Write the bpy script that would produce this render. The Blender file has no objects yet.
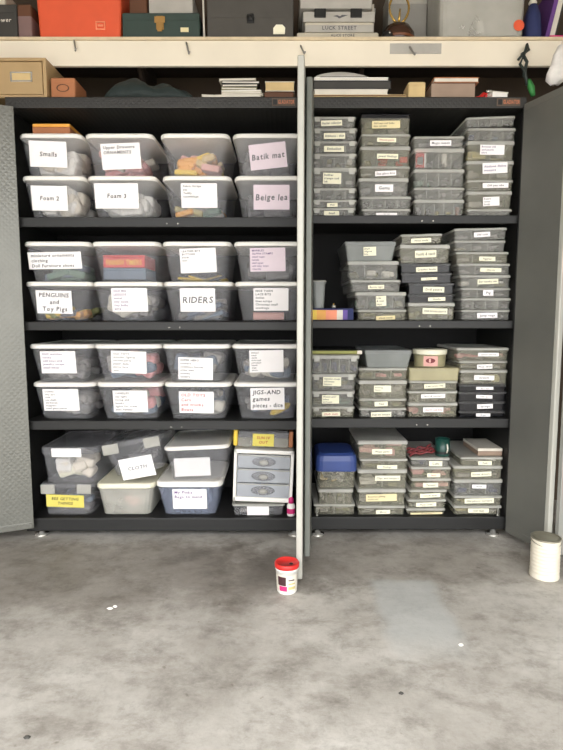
import bpy, bmesh, math, random
from mathutils import Matrix, Vector
random.seed(11)
C = bpy.context.scene.collection
R = math.radians

# ------------------------------------------------------------------ camera
FPX, CU, CV, D, CZ, PITCH = 563.0, 281.5, 375.0, 2.356, 0.968, R(6.2)
cp, sp = math.cos(PITCH), math.sin(PITCH)
def at(u, v, Y):
    """point of the plane y = Y that the pixel (u, v) of the photograph looks at"""
    a, w = (u - CU) / FPX, -(v - CV) / FPX
    dy, dz = cp + w * sp, -sp + w * cp
    t = (Y + D) / dy
    return Vector((a * t, Y, CZ + dz * t))
def zf(v, Y=0.0): return at(CU, v, Y).z
cam = bpy.data.objects.new('camera', bpy.data.cameras.new('camera'))
C.objects.link(cam)
cam.location = (0, -D, CZ)
cam.rotation_euler = (R(90) - PITCH, 0, 0)
cam.data.sensor_width = 36
cam.data.lens = FPX / 750 * 36
cam.data.clip_start = 0.05
bpy.context.scene.camera = cam

# ------------------------------------------------------------------ materials
def lin(c):
    c /= 255.0
    return c / 12.92 if c <= .04045 else ((c + .055) / 1.055) ** 2.4
def rgb(r, g, b): return (lin(r), lin(g), lin(b), 1)
def newmat(name):
    m = bpy.data.materials.new(name); m.use_nodes = True
    nt = m.node_tree; nt.nodes.clear()
    return m, nt, nt.nodes.new('ShaderNodeOutputMaterial')
def N(nt, t, **kw):
    n = nt.nodes.new(t)
    for k, v in kw.items():
        if k in n.inputs: n.inputs[k].default_value = v
        else: setattr(n, k, v)
    return n
def varied(nt, col, amt, scale, detail=3):
    """colour with a little procedural mottling"""
    tc = N(nt, 'ShaderNodeTexCoord')
    nz = N(nt, 'ShaderNodeTexNoise', Scale=scale, Detail=detail)
    nt.links.new(tc.outputs['Object'], nz.inputs['Vector'])
    rp = N(nt, 'ShaderNodeValToRGB')
    rp.color_ramp.elements[0].position = .3; rp.color_ramp.elements[1].position = .7
    rp.color_ramp.elements[0].color = tuple(max(0, x * (1 - amt)) for x in col[:3]) + (1,)
    rp.color_ramp.elements[1].color = tuple(min(1, x * (1 + amt)) for x in col[:3]) + (1,)
    nt.links.new(nz.outputs['Fac'], rp.inputs['Fac'])
    return rp.outputs['Color'], nz, tc
def mat(name, col, rough=.5, metal=0., amt=.08, scale=14, bump=0., spec=.5):
    m, nt, out = newmat(name)
    b = N(nt, 'ShaderNodeBsdfPrincipled', Roughness=rough, Metallic=metal)
    b.inputs['Specular IOR Level'].default_value = spec
    c, nz, tc = varied(nt, col, amt, scale)
    nt.links.new(c, b.inputs['Base Color'])
    if bump:
        bp = N(nt, 'ShaderNodeBump', Strength=bump, Distance=.01)
        nt.links.new(nz.outputs['Fac'], bp.inputs['Height'])
        nt.links.new(bp.outputs['Normal'], b.inputs['Normal'])
    nt.links.new(b.outputs[0], out.inputs[0])
    return m
def plastic(name, col, fac, rough=.3, amt=.12, scale=9):
    """see-through moulded plastic: part of the light passes, part is scattered"""
    m, nt, out = newmat(name)
    b = N(nt, 'ShaderNodeBsdfPrincipled', Roughness=rough)
    c, nz, tc = varied(nt, col, amt, scale)
    nt.links.new(c, b.inputs['Base Color'])
    t = N(nt, 'ShaderNodeBsdfTransparent')
    mx = N(nt, 'ShaderNodeMixShader'); mx.inputs[0].default_value = fac
    nt.links.new(t.outputs[0], mx.inputs[1]); nt.links.new(b.outputs[0], mx.inputs[2])
    nt.links.new(mx.outputs[0], out.inputs[0])
    return m

M = {}
M['steel_dark'] = mat('dark_powder_coat', rgb(26, 26, 25), .5, .0, .1, 30)
M['steel_in'] = mat('cabinet_inside', rgb(13, 12, 12), .75, 0, .1, 20)
M['lip'] = mat('shelf_lip_coat', rgb(24, 24, 23), .5, 0, .08, 40)
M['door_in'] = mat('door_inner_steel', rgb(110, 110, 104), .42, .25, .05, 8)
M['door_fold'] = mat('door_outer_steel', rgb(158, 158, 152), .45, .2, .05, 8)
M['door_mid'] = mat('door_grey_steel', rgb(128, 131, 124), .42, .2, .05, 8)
M['door_edge'] = mat('door_edge_steel', rgb(182, 181, 172), .4, .1, .04, 10)
M['chrome'] = mat('bright_metal', rgb(210, 208, 200), .25, .7, .05, 20)
M['wood'] = mat('pale_painted_wood', rgb(236, 226, 206), .6, 0, .04, 5)
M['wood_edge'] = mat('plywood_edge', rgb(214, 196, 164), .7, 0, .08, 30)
M['white'] = mat('white_plastic', rgb(244, 241, 234), .4, 0, .02, 8)
M['cream'] = mat('cream_plastic', rgb(236, 232, 208), .4, 0, .03, 8)
M['paper'] = mat('paper', rgb(248, 244, 243), .8, 0, .02, 20)
M['paper_pink'] = mat('pinkish_paper', rgb(236, 220, 228), .8, 0, .03, 20)
M['paper_cream'] = mat('cream_tape', rgb(244, 240, 214), .8, 0, .03, 20)
M['paper_tan'] = mat('yellowed_tape', rgb(232, 218, 172), .8, 0, .05, 20)
M['paper_yellow'] = mat('yellow_paper', rgb(222, 208, 104), .8, 0, .03, 20)
M['ink'] = mat('black_ink', rgb(30, 28, 36), .7, 0, .05)
M['ink_violet'] = mat('violet_ink', rgb(92, 56, 120), .7, 0, .05)
M['ink_red'] = mat('red_ink', rgb(176, 60, 60), .7, 0, .05)
M['ink_grey'] = mat('pencil_grey', rgb(90, 90, 94), .7, 0, .05)
M['ink_white'] = mat('white_print', rgb(226, 220, 205), .7, 0, .03)
M['bin'] = plastic('clear_bin_plastic', rgb(190, 190, 194), .13)
M['bin_blue'] = plastic('bluish_bin_plastic', rgb(176, 184, 206), .2)
M['bin_milk'] = plastic('milky_bin_plastic', rgb(218, 216, 206), .34)
M['drawer_clear'] = plastic('drawer_plastic', rgb(204, 208, 214), .5)
M['smoke'] = plastic('smoky_lid_plastic', rgb(172, 172, 176), .36)
M['org'] = plastic('clear_organizer_plastic', rgb(166, 165, 158), .24)
M['org_olive'] = plastic('olive_organizer_plastic', rgb(166, 163, 146), .26)
M['org_lid'] = plastic('organizer_lid_plastic', rgb(212, 211, 202), .55)
M['org_beige'] = plastic('beige_organizer_plastic', rgb(196, 188, 150), .6)
M['org_tub'] = plastic('pale_blue_tub_plastic', rgb(152, 156, 153), .6)
M['org_black'] = plastic('black_organizer_plastic', rgb(22, 22, 26), .85)
M['org_dkline'] = plastic('dark_lid_plastic', rgb(92, 92, 92), .6)
def col(key, *c, **k): M[key] = mat(key.replace(' ', '_'), rgb(*c), **k); return M[key]
col('black', 22, 22, 22, rough=.5); col('charcoal', 62, 60, 56, rough=.7); col('orange', 226, 92, 56, rough=.5, amt=.04)
col('orange_dark', 190, 66, 40, rough=.5); col('green_box', 52, 68, 62, rough=.5); col('brass', 176, 136, 78, rough=.4, metal=.4)
col('case_grey', 76, 73, 68, rough=.7); col('carton', 196, 188, 170, rough=.8); col('carton_grey', 176, 172, 164, rough=.8)
col('brown', 96, 60, 38, rough=.6); col('tan_steel', 176, 148, 106, rough=.5, amt=.04); col('copper_card', 172, 112, 74, rough=.7)
col('tarp', 30, 42, 40, rough=.7, bump=.6, scale=25); col('yellow', 236, 200, 70); col('orange_stick', 236, 168, 70)
col('pink', 222, 150, 150); col('red', 206, 44, 40, rough=.4); col('maroon', 120, 40, 44); col('pinkbox', 222, 168, 158)
col('white_cloth', 232, 228, 222, rough=.9, bump=.4, scale=40); col('beige_fill', 226, 216, 200, rough=.9)
col('murk', 118, 115, 114, rough=.8, amt=.3, scale=30); col('murk2', 158, 153, 148, rough=.8, amt=.3, scale=30)
col('blue_grey', 108, 122, 140, rough=.8); col('green_fill', 104, 128, 112, rough=.8); col('olive', 120, 116, 84, rough=.8, amt=.3, scale=40)
col('sand', 190, 176, 120, rough=.8); col('purple', 100, 60, 130); col('blue', 52, 72, 132, rough=.4); col('navy', 44, 52, 96, rough=.8)
col('gold', 206, 170, 90, rough=.25, metal=.8); col('wood_brown', 120, 70, 40, rough=.3); col('green_tool', 60, 140, 70)
col('cord', 38, 48, 44); col('can', 222, 214, 196, rough=.5, amt=.03); col('can_metal', 150, 146, 130, rough=.35, metal=.6)
col('dark_and_shaded_wood', 50, 40, 32, rough=.8); col('magenta', 200, 40, 110); col('teal', 30, 70, 62, rough=.3)
col('skin_dark', 70, 40, 44); col('lime', 138, 140, 66); col('grey_mid', 150, 148, 142); col('warm_card', 206, 180, 130, rough=.8)
col('taupe', 152, 130, 112); col('mauve', 128, 102, 98); col('orange_light', 240, 146, 108); col('trophy_base', 62, 38, 26, rough=.2)
col('rainbow_violet', 90, 60, 150); col('cloudy', 216, 210, 196); col('badge', 90, 74, 60, rough=.5); col('rust', 200, 120, 84, rough=.5)

def wave_plate(name, base, rough, scale=36.0, strength=.5):
    """steel sheet with a raised diamond tread"""
    m, nt, out = newmat(name)
    b = N(nt, 'ShaderNodeBsdfPrincipled', Roughness=rough, Metallic=.25)
    c, nz, tc = varied(nt, base, .06, 9)
    nt.links.new(c, b.inputs['Base Color'])
    mp = N(nt, 'ShaderNodeMapping'); mp.inputs['Rotation'].default_value = (0, 0, R(45))
    sx = N(nt, 'ShaderNodeSeparateXYZ'); cx = N(nt, 'ShaderNodeCombineXYZ')
    nt.links.new(tc.outputs['Object'], sx.inputs[0]); nt.links.new(sx.outputs['X'], cx.inputs['X']); nt.links.new(sx.outputs['Z'], cx.inputs['Y'])
    nt.links.new(cx.outputs[0], mp.inputs['Vector'])
    vo = N(nt, 'ShaderNodeTexVoronoi', Scale=scale, Randomness=0.0, distance='CHEBYCHEV', voronoi_dimensions='2D')
    nt.links.new(mp.outputs[0], vo.inputs['Vector'])
    bp = N(nt, 'ShaderNodeBump', Strength=strength, Distance=.006); bp.invert = True
    nt.links.new(vo.outputs['Distance'], bp.inputs['Height'])
    nt.links.new(bp.outputs['Normal'], b.inputs['Normal'])
    nt.links.new(b.outputs[0], out.inputs[0])
    return m
M['plate'] = wave_plate('diamond_tread_steel', rgb(116, 116, 109), .36, 58.0, .22)
M['plate_dark'] = wave_plate('dark_tread_steel', rgb(52, 51, 49), .4, 70.0, .25)

def concrete():
    m, nt, out = newmat('stained_concrete')
    b = N(nt, 'ShaderNodeBsdfPrincipled')
    tc = N(nt, 'ShaderNodeTexCoord')
    def noise(scale, detail, rough=.6, dist=0., vec=None):
        n = N(nt, 'ShaderNodeTexNoise', Scale=scale, Detail=detail, Roughness=rough, Distortion=dist)
        nt.links.new(vec or tc.outputs['Object'], n.inputs['Vector']); return n.outputs['Fac']
    def ramp(fac, stops):
        r = N(nt, 'ShaderNodeValToRGB'); e = r.color_ramp.elements
        while len(e) < len(stops): e.new(.5)
        for i, (p, c) in enumerate(stops): e[i].position = p; e[i].color = c
        nt.links.new(fac, r.inputs['Fac']); return r.outputs['Color']
    def mix(mode, f, a, c):
        x = N(nt, 'ShaderNodeMix', data_type='RGBA', blend_type=mode)
        if isinstance(f, float): x.inputs[0].default_value = f
        else: nt.links.new(f, x.inputs[0])
        for s, v in ((6, a), (7, c)):
            if isinstance(v, tuple): x.inputs[s].default_value = v
            else: nt.links.new(v, x.inputs[s])
        return x.outputs[2]
    base = ramp(noise(1.5, 9, .7, .15), [(.3, rgb(142, 137, 129)), (.5, rgb(178, 174, 167)), (.7, rgb(202, 199, 193))])
    mott = ramp(noise(8, 12, .78, .1), [(.32, (.6, .59, .575, 1)), (.5, (.95, .95, .95, 1)), (.7, (1.08, 1.08, 1.08, 1))])
    c = mix('MULTIPLY', 1.0, base, mott)
    # streaky wear marks
    mp = N(nt, 'ShaderNodeMapping'); mp.inputs['Scale'].default_value = (1.5, 2.6, 1); mp.inputs['Rotation'].default_value = (0, 0, R(35))
    nt.links.new(tc.outputs['Object'], mp.inputs['Vector'])
    st = ramp(noise(3.4, 11, .76, .1, mp.outputs[0]), [(.36, (.66, .64, .62, 1)), (.5, (1, 1, 1, 1)), (.7, (1.0, 1.0, 1.0, 1)), (.78, (1.15, 1.15, 1.15, 1))])
    c = mix('MULTIPLY', .8, c, st)
    spots = ramp(noise(26, 3, .5, 0), [(.69, (1, 1, 1, 1)), (.76, (.5, .47, .42, 1))])
    c = mix('MULTIPLY', .8, c, spots)
    # darker patches with noisy edges along the cabinet fronts
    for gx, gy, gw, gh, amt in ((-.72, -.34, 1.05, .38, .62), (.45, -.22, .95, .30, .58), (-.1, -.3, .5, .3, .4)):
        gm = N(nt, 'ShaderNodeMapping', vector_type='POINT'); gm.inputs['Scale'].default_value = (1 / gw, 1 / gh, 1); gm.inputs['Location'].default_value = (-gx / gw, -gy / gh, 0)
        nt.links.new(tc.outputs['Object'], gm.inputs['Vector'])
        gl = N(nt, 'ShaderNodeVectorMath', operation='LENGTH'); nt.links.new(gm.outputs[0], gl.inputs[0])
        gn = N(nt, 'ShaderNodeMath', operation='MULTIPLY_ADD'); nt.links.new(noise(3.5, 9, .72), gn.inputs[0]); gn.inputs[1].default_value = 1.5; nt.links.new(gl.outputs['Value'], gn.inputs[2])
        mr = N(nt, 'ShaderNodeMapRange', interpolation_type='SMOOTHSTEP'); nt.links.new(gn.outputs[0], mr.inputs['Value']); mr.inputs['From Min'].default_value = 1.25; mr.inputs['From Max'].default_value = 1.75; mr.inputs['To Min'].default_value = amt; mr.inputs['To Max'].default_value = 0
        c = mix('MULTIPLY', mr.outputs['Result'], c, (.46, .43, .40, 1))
    # a pale rectangular repair patch in front of the narrower cabinet
    sx = N(nt, 'ShaderNodeSeparateXYZ')
    jit = N(nt, 'ShaderNodeTexNoise', Scale=14.0, Detail=4)
    nt.links.new(tc.outputs['Object'], jit.inputs['Vector'])
    ad = N(nt, 'ShaderNodeVectorMath', operation='SCALE'); ad.inputs['Scale'].default_value = .05
    nt.links.new(jit.outputs['Color'], ad.inputs[0])
    sm = N(nt, 'ShaderNodeVectorMath', operation='ADD')
    nt.links.new(tc.outputs['Object'], sm.inputs[0]); nt.links.new(ad.outputs[0], sm.inputs[1])
    nt.links.new(sm.outputs[0], sx.inputs[0])
    def edge(sock, lo, hi):
        r = N(nt, 'ShaderNodeMapRange', interpolation_type='SMOOTHSTEP'); r.inputs['From Min'].default_value = lo; r.inputs['From Max'].default_value = hi
        nt.links.new(sock, r.inputs['Value']); return r.outputs['Result']
    def mul(a, d):
        x = N(nt, 'ShaderNodeMath', operation='MULTIPLY'); nt.links.new(a, x.inputs[0])
        if isinstance(d, float): x.inputs[1].default_value = d
        else: nt.links.new(d, x.inputs[1])
        return x.outputs[0]
    P0, P1 = floor_patch
    f = mul(mul(edge(sx.outputs['X'], P0[0], P0[0] + .05), edge(sx.outputs['X'], P1[0] + .05, P1[0])),
            mul(edge(sx.outputs['Y'], P1[1] + .04, P1[1]), edge(sx.outputs['Y'], P0[1] - .1, P0[1] + .12)))
    c = mix('MIX', mul(f, .62), c, rgb(176, 179, 178))
    nt.links.new(c, b.inputs['Base Color'])
    rr = ramp(noise(3, 5), [(.3, (.42, .42, .42, 1)), (.7, (.7, .7, .7, 1))])
    nt.links.new(rr, b.inputs['Roughness'])
    bp = N(nt, 'ShaderNodeBump', Strength=.25, Distance=.004)
    nt.links.new(noise(60, 6), bp.inputs['Height']); nt.links.new(bp.outputs['Normal'], b.inputs['Normal'])
    nt.links.new(b.outputs[0], out.inputs[0])
    return m
def ground(u, v):
    a, w = (u - CU) / FPX, -(v - CV) / FPX
    dy, dz = cp + w * sp, -sp + w * cp
    t = -CZ / dz
    return Vector((a * t, dy * t - D, 0))
floor_patch = ((ground(376, 600).x + .0, ground(376, 645).y), (ground(442, 600).x, ground(442, 580).y))
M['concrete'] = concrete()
M['plaster'] = mat('garage_wallboard', rgb(150, 142, 128), .9, 0, .06, 4)
M['ceiling'] = mat('ceiling_board', rgb(190, 184, 172), .9, 0, .05, 4)
M['driveway'] = mat('driveway_concrete', rgb(190, 184, 174), .9, 0, .08, 3)
M['back'] = mat('dark_back_wall', rgb(74, 62, 50), .9, 0, .12, 5)

# ------------------------------------------------------------------ mesh building
class MB:
    def __init__(s): s.v, s.f, s.m = [], [], []
    def add(s, vs, fs, m=0):
        b = len(s.v); s.v += [tuple(v) for v in vs]
        for f in fs: s.f.append(tuple(b + i for i in f)); s.m.append(m)
    def box(s, x0, x1, y0, y1, z0, z1, m=0, bev=0., mtx=None):
        bm = bmesh.new(); bmesh.ops.create_cube(bm, size=1)
        for v in bm.verts: v.co = Vector(((x0 + x1) / 2 + v.co.x * (x1 - x0), (y0 + y1) / 2 + v.co.y * (y1 - y0), (z0 + z1) / 2 + v.co.z * (z1 - z0)))
        if bev: bmesh.ops.bevel(bm, geom=bm.edges[:], offset=min(bev, .45 * min(x1 - x0, y1 - y0, z1 - z0)), segments=2, affect='EDGES', profile=.5)
        if mtx is not None: bmesh.ops.transform(bm, matrix=mtx, verts=bm.verts)
        bm.verts.index_update()
        s.add([v.co for v in bm.verts], [[v.index for v in f.verts] for f in bm.faces], m); bm.free(); return s
    def rings(s, rings, m=0, cap0=True, cap1=True):
        n = len(rings[0]); vs = [p for r in rings for p in r]; fs = []
        for k in range(len(rings) - 1):
            for i in range(n): fs.append((k * n + i, k * n + (i + 1) % n, (k + 1) * n + (i + 1) % n, (k + 1) * n + i))
        if cap0: fs.append(tuple(reversed(range(n))))
        if cap1: fs.append(tuple((len(rings) - 1) * n + i for i in range(n)))
        s.add(vs, fs, m); return s
    def lathe(s, prof, c=(0, 0, 0), n=28, m=0, cap0=True, cap1=True):
        return s.rings([[(c[0] + r * math.cos(2 * math.pi * i / n), c[1] + r * math.sin(2 * math.pi * i / n), c[2] + z) for i in range(n)] for r, z in prof], m, cap0, cap1)
    def tube(s, pts, r, n=8, m=0):
        pts = [Vector(p) for p in pts]; rr = []
        for i, p in enumerate(pts):
            d = (pts[min(i + 1, len(pts) - 1)] - pts[max(i - 1, 0)]).normalized()
            q = d.to_track_quat('Z', 'Y').to_matrix()
            rad = r[i] if isinstance(r, (list, tuple)) else r
            rr.append([p + q @ Vector((rad * math.cos(2 * math.pi * k / n), rad * math.sin(2 * math.pi * k / n), 0)) for k in range(n)])
        return s.rings(rr, m)
    def xf(s, mtx): s.v = [tuple(mtx @ Vector(v)) for v in s.v]; return s
    def build(s, name, mats, parent=None, loc=None, smooth=False):
        me = bpy.data.meshes.new(name); me.from_pydata(s.v, [], s.f)
        for m in (mats if isinstance(mats, (list, tuple)) else [mats]): me.materials.append(m)
        me.polygons.foreach_set('material_index', s.m)
        if smooth: me.polygons.foreach_set('use_smooth', [True] * len(me.polygons))
        me.update()
        o = bpy.data.objects.new(name, me); C.objects.link(o)
        if parent is not None: o.parent = parent
        if loc is not None: o.location = loc
        return o
def rr(w, d, z, r, cx=0, cy=0, n=3):
    r = min(r, .49 * w, .49 * d); out = []
    for k, (sx, sy) in enumerate(((1, -1), (1, 1), (-1, 1), (-1, -1))):
        for i in range(n + 1):
            a = (k - 1) * math.pi / 2 + i / n * math.pi / 2
            out.append((cx + sx * (w / 2 - r) + r * math.cos(a), cy + sy * (d / 2 - r) + r * math.sin(a), z))
    return out
def tag(o, label, cat, group=None, kind=None):
    if label: o['label'] = label
    if cat: o['category'] = cat
    if group: o['group'] = group
    if kind: o['kind'] = kind
    return o
def empty(name, loc, rot=(0, 0, 0)):
    o = bpy.data.objects.new(name, None); C.objects.link(o)
    o.location = loc; o.rotation_euler = rot; o.empty_display_size = .05
    return o
def structure(name, mb, m):
    o = mb.build(name, m); o['kind'] = 'structure'; return o

# glyph outlines, made once
GLY = {}
def make_glyphs():
    chars = "ABCDEFGHIJKLMNOPQRSTUVWXYZabcdefghijklmnopqrstuvwxyz0123456789-&+."
    tmp = []
    for ch in chars:
        cu = bpy.data.curves.new('glyph', 'FONT'); cu.body = ch; cu.size = 1; cu.resolution_u = 2; cu.offset = .017
        ob = bpy.data.objects.new('glyph', cu); C.objects.link(ob); tmp.append((ch, ob))
    dg = bpy.context.evaluated_depsgraph_get(); dg.update()
    for ch, ob in tmp:
        me = bpy.data.meshes.new_from_object(ob.evaluated_get(dg))
        vs = [v.co.copy() for v in me.vertices]
        x0 = min(v.x for v in vs); x1 = max(v.x for v in vs)
        GLY[ch] = ([(v.x - x0, v.y) for v in vs], [tuple(p.vertices) for p in me.polygons], x1 - x0)
        bpy.data.meshes.remove(me)
    for ch, ob in tmp:
        cu = ob.data; bpy.data.objects.remove(ob); bpy.data.curves.remove(cu)
make_glyphs()
rnd = random.Random(5)
def text_into(mb, s, cx, cy, width, height, m, z, align='c', shear=.12, bold=0):
    """write S in the rectangle width x height centred at (cx, cy) of the local xy plane"""
    adv, x = [], 0
    for ch in s:
        adv.append(x); x += (GLY[ch][2] + .13) if ch in GLY else .35
    tot = max(x - .13, .1)
    sy = height / .95; sx = min(sy, width / tot)
    x0 = cx - (sx * tot / 2 if align == 'c' else width / 2)
    for ch, a in zip(s, adv):
        if ch not in GLY: continue
        vs, fs, w = GLY[ch]; dy = rnd.uniform(-.03, .03) * sy
        mb.add([(x0 + sx * (a + px + shear * py), cy + dy + sy * (py - .33), z) for px, py in vs], fs, m)
def make_label(parent, cen, slope, w, h, tilt, lines, paper='paper', ink='ink', align='l', size=1., name='label', edge=.0):
    """a paper card on a front face; cen is its centre in the parent's space, slope the lean of that face"""
    mb = MB()
    mb.box(-w / 2, w / 2, -h / 2, h / 2, 0, .0008)
    n = len(lines)
    if n:
        lh = h * .9 / max(n, 2.5) * size
        tot = lh * n
        for i, t in enumerate(lines):
            y = (tot / 2 - lh * (i + .5)) + (h * .45 - tot / 2 if n > 1 and size < 1 else 0)
            text_into(mb, t, 0, y, w * .88, lh * .82, 1, .0014, align if n > 1 else 'c')
    o = mb.build(name, [M[paper], M[ink]], parent)
    mt = Matrix.Translation(cen) @ Matrix.Rotation(R(90) + slope, 4, 'X') @ Matrix.Rotation(tilt, 4, 'Z')
    o.matrix_local = mt
    return o

# ------------------------------------------------------------------ room
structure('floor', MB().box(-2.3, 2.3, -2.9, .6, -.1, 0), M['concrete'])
structure('ceiling', MB().box(-2.3, 2.3, -2.9, .6, 2.72, 2.8), M['ceiling'])
structure('wall_back', MB().box(-2.3, 2.3, .5, .6, 0, 2.72), M['back'])
structure('wall_left', MB().box(-2.4, -2.3, -2.9, .6, 0, 2.72), M['plaster'])
structure('wall_right', MB().box(2.3, 2.4, -2.9, .6, 0, 2.72), M['plaster'])

# ------------------------------------------------------------------ cabinets
ZTOP, ZBOT = zf(97), zf(531)
SH_L = [zf(217.3), zf(321.8), zf(421.2), zf(518.5)]; SH_LB = [zf(227), zf(330.5), zf(430), zf(531)]
SH_R = [zf(215.3), zf(320.6), zf(418.8), zf(517.5)]; SH_RB = [zf(223.5), zf(328.5), zf(428), zf(529.5)]
XL0, XL1, XR0, XR1 = -1.105, .1075, .109, .980
DEP = .46
def cabinet(x0, x1, tops, bots, label, badge_u):
    cx = (x0 + x1) / 2
    r = empty('storage_cabinet', (cx, 0, 0)); tag(r, label, 'cabinet', 'steel garage cabinets')
    a, b = x0 - cx, x1 - cx
    zt = ZTOP
    MB().box(a, a + .012, 0, DEP, ZBOT, zt - .044, bev=.002).build('side_panel', M['steel_dark'], r)
    MB().box(b - .012, b, 0, DEP, ZBOT, zt - .044, bev=.002).build('side_panel', M['steel_dark'], r)
    MB().box(a + .012, b - .012, DEP - .015, DEP, ZBOT, zt - .044).build('back_panel', M['steel_in'], r)
    MB().box(a, b, -.004, DEP, zt - .043, zt, bev=.004).build('top_panel', M['plate_dark'], r)
    for i, (z1, z0) in enumerate(zip(tops, bots)):
        mb = MB().box(a + .012, b - .012, .004, DEP - .016, z1 - .012, z1, 1)
        mb.box(a + .0125, b - .0125, 0, .016, z0, z1 + .0005, 0, .003)          # folded front lip
        s = mb.build('shelf' if i < 3 else 'base_shelf', [M['lip'] if i < 3 else M['steel_dark'], M['steel_in']], r)
        if i < 3:
            k = MB()
            for q in (-.03, .015):
                k.lathe([(.0035, 0), (.003, .003), (.001, .004)], n=10)
                k.v[-30:] = [(v[0] + q + (b + a) / 2 + .06, -v[2] - .0005, v[1] + (z0 + z1) / 2 - .006) for v in k.v[-30:]]
            k.build('shelf_rivet', M['chrome'], s)
    for fx in (a + .05, b - .05):
        for fy in (.035, DEP - .05):
            MB().lathe([(.03, 0), (.03, .008), (.012, .01), (.012, ZBOT - .001)], n=20).build('foot', M['chrome'], r, (fx, fy, 0), True)
    # maker's plate on the front of the top
    p0, p1 = at(badge_u, 98.5, -.004), at(badge_u + 23, 106, -.004)
    mb = MB().box(p0.x, p1.x, -.0065, -.0045, p1.z, p0.z, 0)
    mb.box(p0.x + .004, p0.x + .02, -.0075, -.0065, p1.z + .004, p0.z - .004, 1)
    t = MB(); text_into(t, 'GLADIATOR', (p0.x + p1.x) / 2 + .011, 0, (p1.x - p0.x) * .7, .02, 2, 0, shear=0)
    mb.add([(x, -.0075, (p0.z + p1.z) / 2 + y) for x, y, z in t.v], t.f, 2)
    mb.xf(Matrix.Translation((-cx, 0, 0))).build('nameplate', [M['badge'], M['black'], M['rust']], r)
    return r, cx
cabL, cxL = cabinet(XL0, XL1, SH_L, SH_LB, 'wide dark steel cabinet with open tread-plate door, full of white-lidded bins', 272)
cabR, cxR = cabinet(XR0, XR1, SH_R, SH_RB, 'narrower dark steel cabinet packed with stacks of small labelled organizers', 497)

def door(root, cx, hinge, end, z0, z1, th, mats, name='door', handle=True, hinge_side=True):
    """a hollow-edged steel leaf from its hinge to its free edge (both (x, y) on the floor plan)"""
    h, e = Vector((*hinge, 0)), Vector((*end, 0))
    L = (e - h).length; ang = math.atan2(e.y - h.y, e.x - h.x)
    d = MB().box(0, L - .022, -th * .42, th * .42, z0, z1, 0, .002).build(name, mats[0], root, (hinge[0] - cx, hinge[1], 0))
    d.rotation_euler = (0, 0, ang)
    MB().box(L - .0215, L, -th / 2, th / 2, z0, z1, 0, .004).build('door_edge', mats[1], d)
    for z in (z0, z1 - .03):
        MB().box(.004, L - .024, -th / 2, th / 2, z + .0005, z + .0295, 0, .003).build('door_rail', mats[2], d)
    if handle:
        MB().box(L - .06, L - .045, -th / 2 - .012, -th * .42, 1.0, 1.12, 0, .004).build('handle', M['chrome'], d)
    return d
dl = door(cabL, cxL, (-1.066, -.016), (-1.066 - .54, -.016 - .25), zf(526), zf(108.5), .026, (M['plate'], M['door_edge'], M['plate']), handle=False)
da = door(cabL, cxL, (.094, -.006), (.0635, -.42), .017, 1.808, .0225, (M['plate'], M['door_edge'], M['plate']), handle=False)
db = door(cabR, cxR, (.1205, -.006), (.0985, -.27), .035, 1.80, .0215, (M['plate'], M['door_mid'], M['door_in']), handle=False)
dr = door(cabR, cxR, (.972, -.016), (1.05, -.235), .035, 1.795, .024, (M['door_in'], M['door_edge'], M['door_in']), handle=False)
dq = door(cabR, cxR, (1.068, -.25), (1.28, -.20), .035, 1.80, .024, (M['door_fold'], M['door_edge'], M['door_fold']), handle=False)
MB().tube([(.02, 0, .05), (.02, 0, 1.0), (.02, 0, 1.7)], .006).build('hinge_rod', M['chrome'], dq)

# ------------------------------------------------------------------ bins in the wide cabinet
ORD = ['topmost', 'second from top', 'third from top', 'fourth from top', 'fifth from top', 'sixth from top', 'seventh from top', 'eighth from top']
def make_bin(x0, x1, z0, z1, yf, label, group=None, depth=.40, lt=.019, tp=.024, body='bin', lid='white', rot=0, cat='storage bin', latch=False, name='storage_bin', r=.03):
    w, h = x1 - x0, z1 - z0
    root = empty(name, ((x0 + x1) / 2, yf + depth / 2, z0), (0, rot, 0)); tag(root, label, cat, group)
    hb = h - lt - .0006
    wt, dt = w - .012, depth - .012
    def ring(z, ins=0.):
        k = 1 - z / hb
        return rr(wt - 2 * tp * k - 2 * ins, dt - 1.6 * tp * k - 2 * ins, z, r)
    th = .0025
    mb = MB().rings([ring(0), ring(.004), ring(hb * .5), ring(hb - .006), ring(hb - .006, -.003), ring(hb, -.003), ring(hb, th), ring(hb * .5, th), ring(th + .002, th)])
    mb.build('bin_body', M[body], root, smooth=False)
    lb = MB().rings([rr(w - .006, depth - .006, h - lt, r + .004), rr(w, depth, h - lt + .003, r + .006), rr(w, depth, h - .007, r + .006), rr(w - .010, depth - .010, h - .001, r), rr(w - .024, depth - .024, h, r), rr(w - .034, depth - .034, h - .004, r)])
    lb.build('lid', M[lid], root, smooth=False)
    if latch:
        for s in (-1, 1):
            MB().box(s * w * .33 - w * .13, s * w * .33 + w * .13, -depth / 2 - .010, -depth / 2 - .0005, h - lt - .024, h - .001, 0, .004).build('latch', M['bin_milk'], root)
    root['_g'] = 0
    del root['_g']
    def front(zl): return -(dt - 1.6 * tp * (1 - zl / hb)) / 2
    slope = math.atan(.8 * tp / hb)
    return root, front, slope, h
def bin_label(bn, rect, lines, tilt=0, yf=.02, **kw):
    root, front, slope, h = bn
    u0, v0, u1, v1 = rect
    p = at((u0 + u1) / 2, (v0 + v1) / 2, yf + .012)
    q0, q1 = at(u0, v0, yf + .012), at(u1, v1, yf + .012)
    loc = p - Vector(root.location)
    if abs(root.rotation_euler.y) > 1e-4:
        loc = Matrix.Rotation(-root.rotation_euler.y, 3, 'Y') @ loc
    loc.y = front(loc.z) - .0022
    return make_label(root, loc, slope, q1.x - q0.x, q0.z - q1.z, R(tilt), lines, **kw)

ROWN = ['upper shelf', 'second shelf', 'third shelf']
COLN = ['first column', 'second column', 'third column', 'fourth column']
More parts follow.
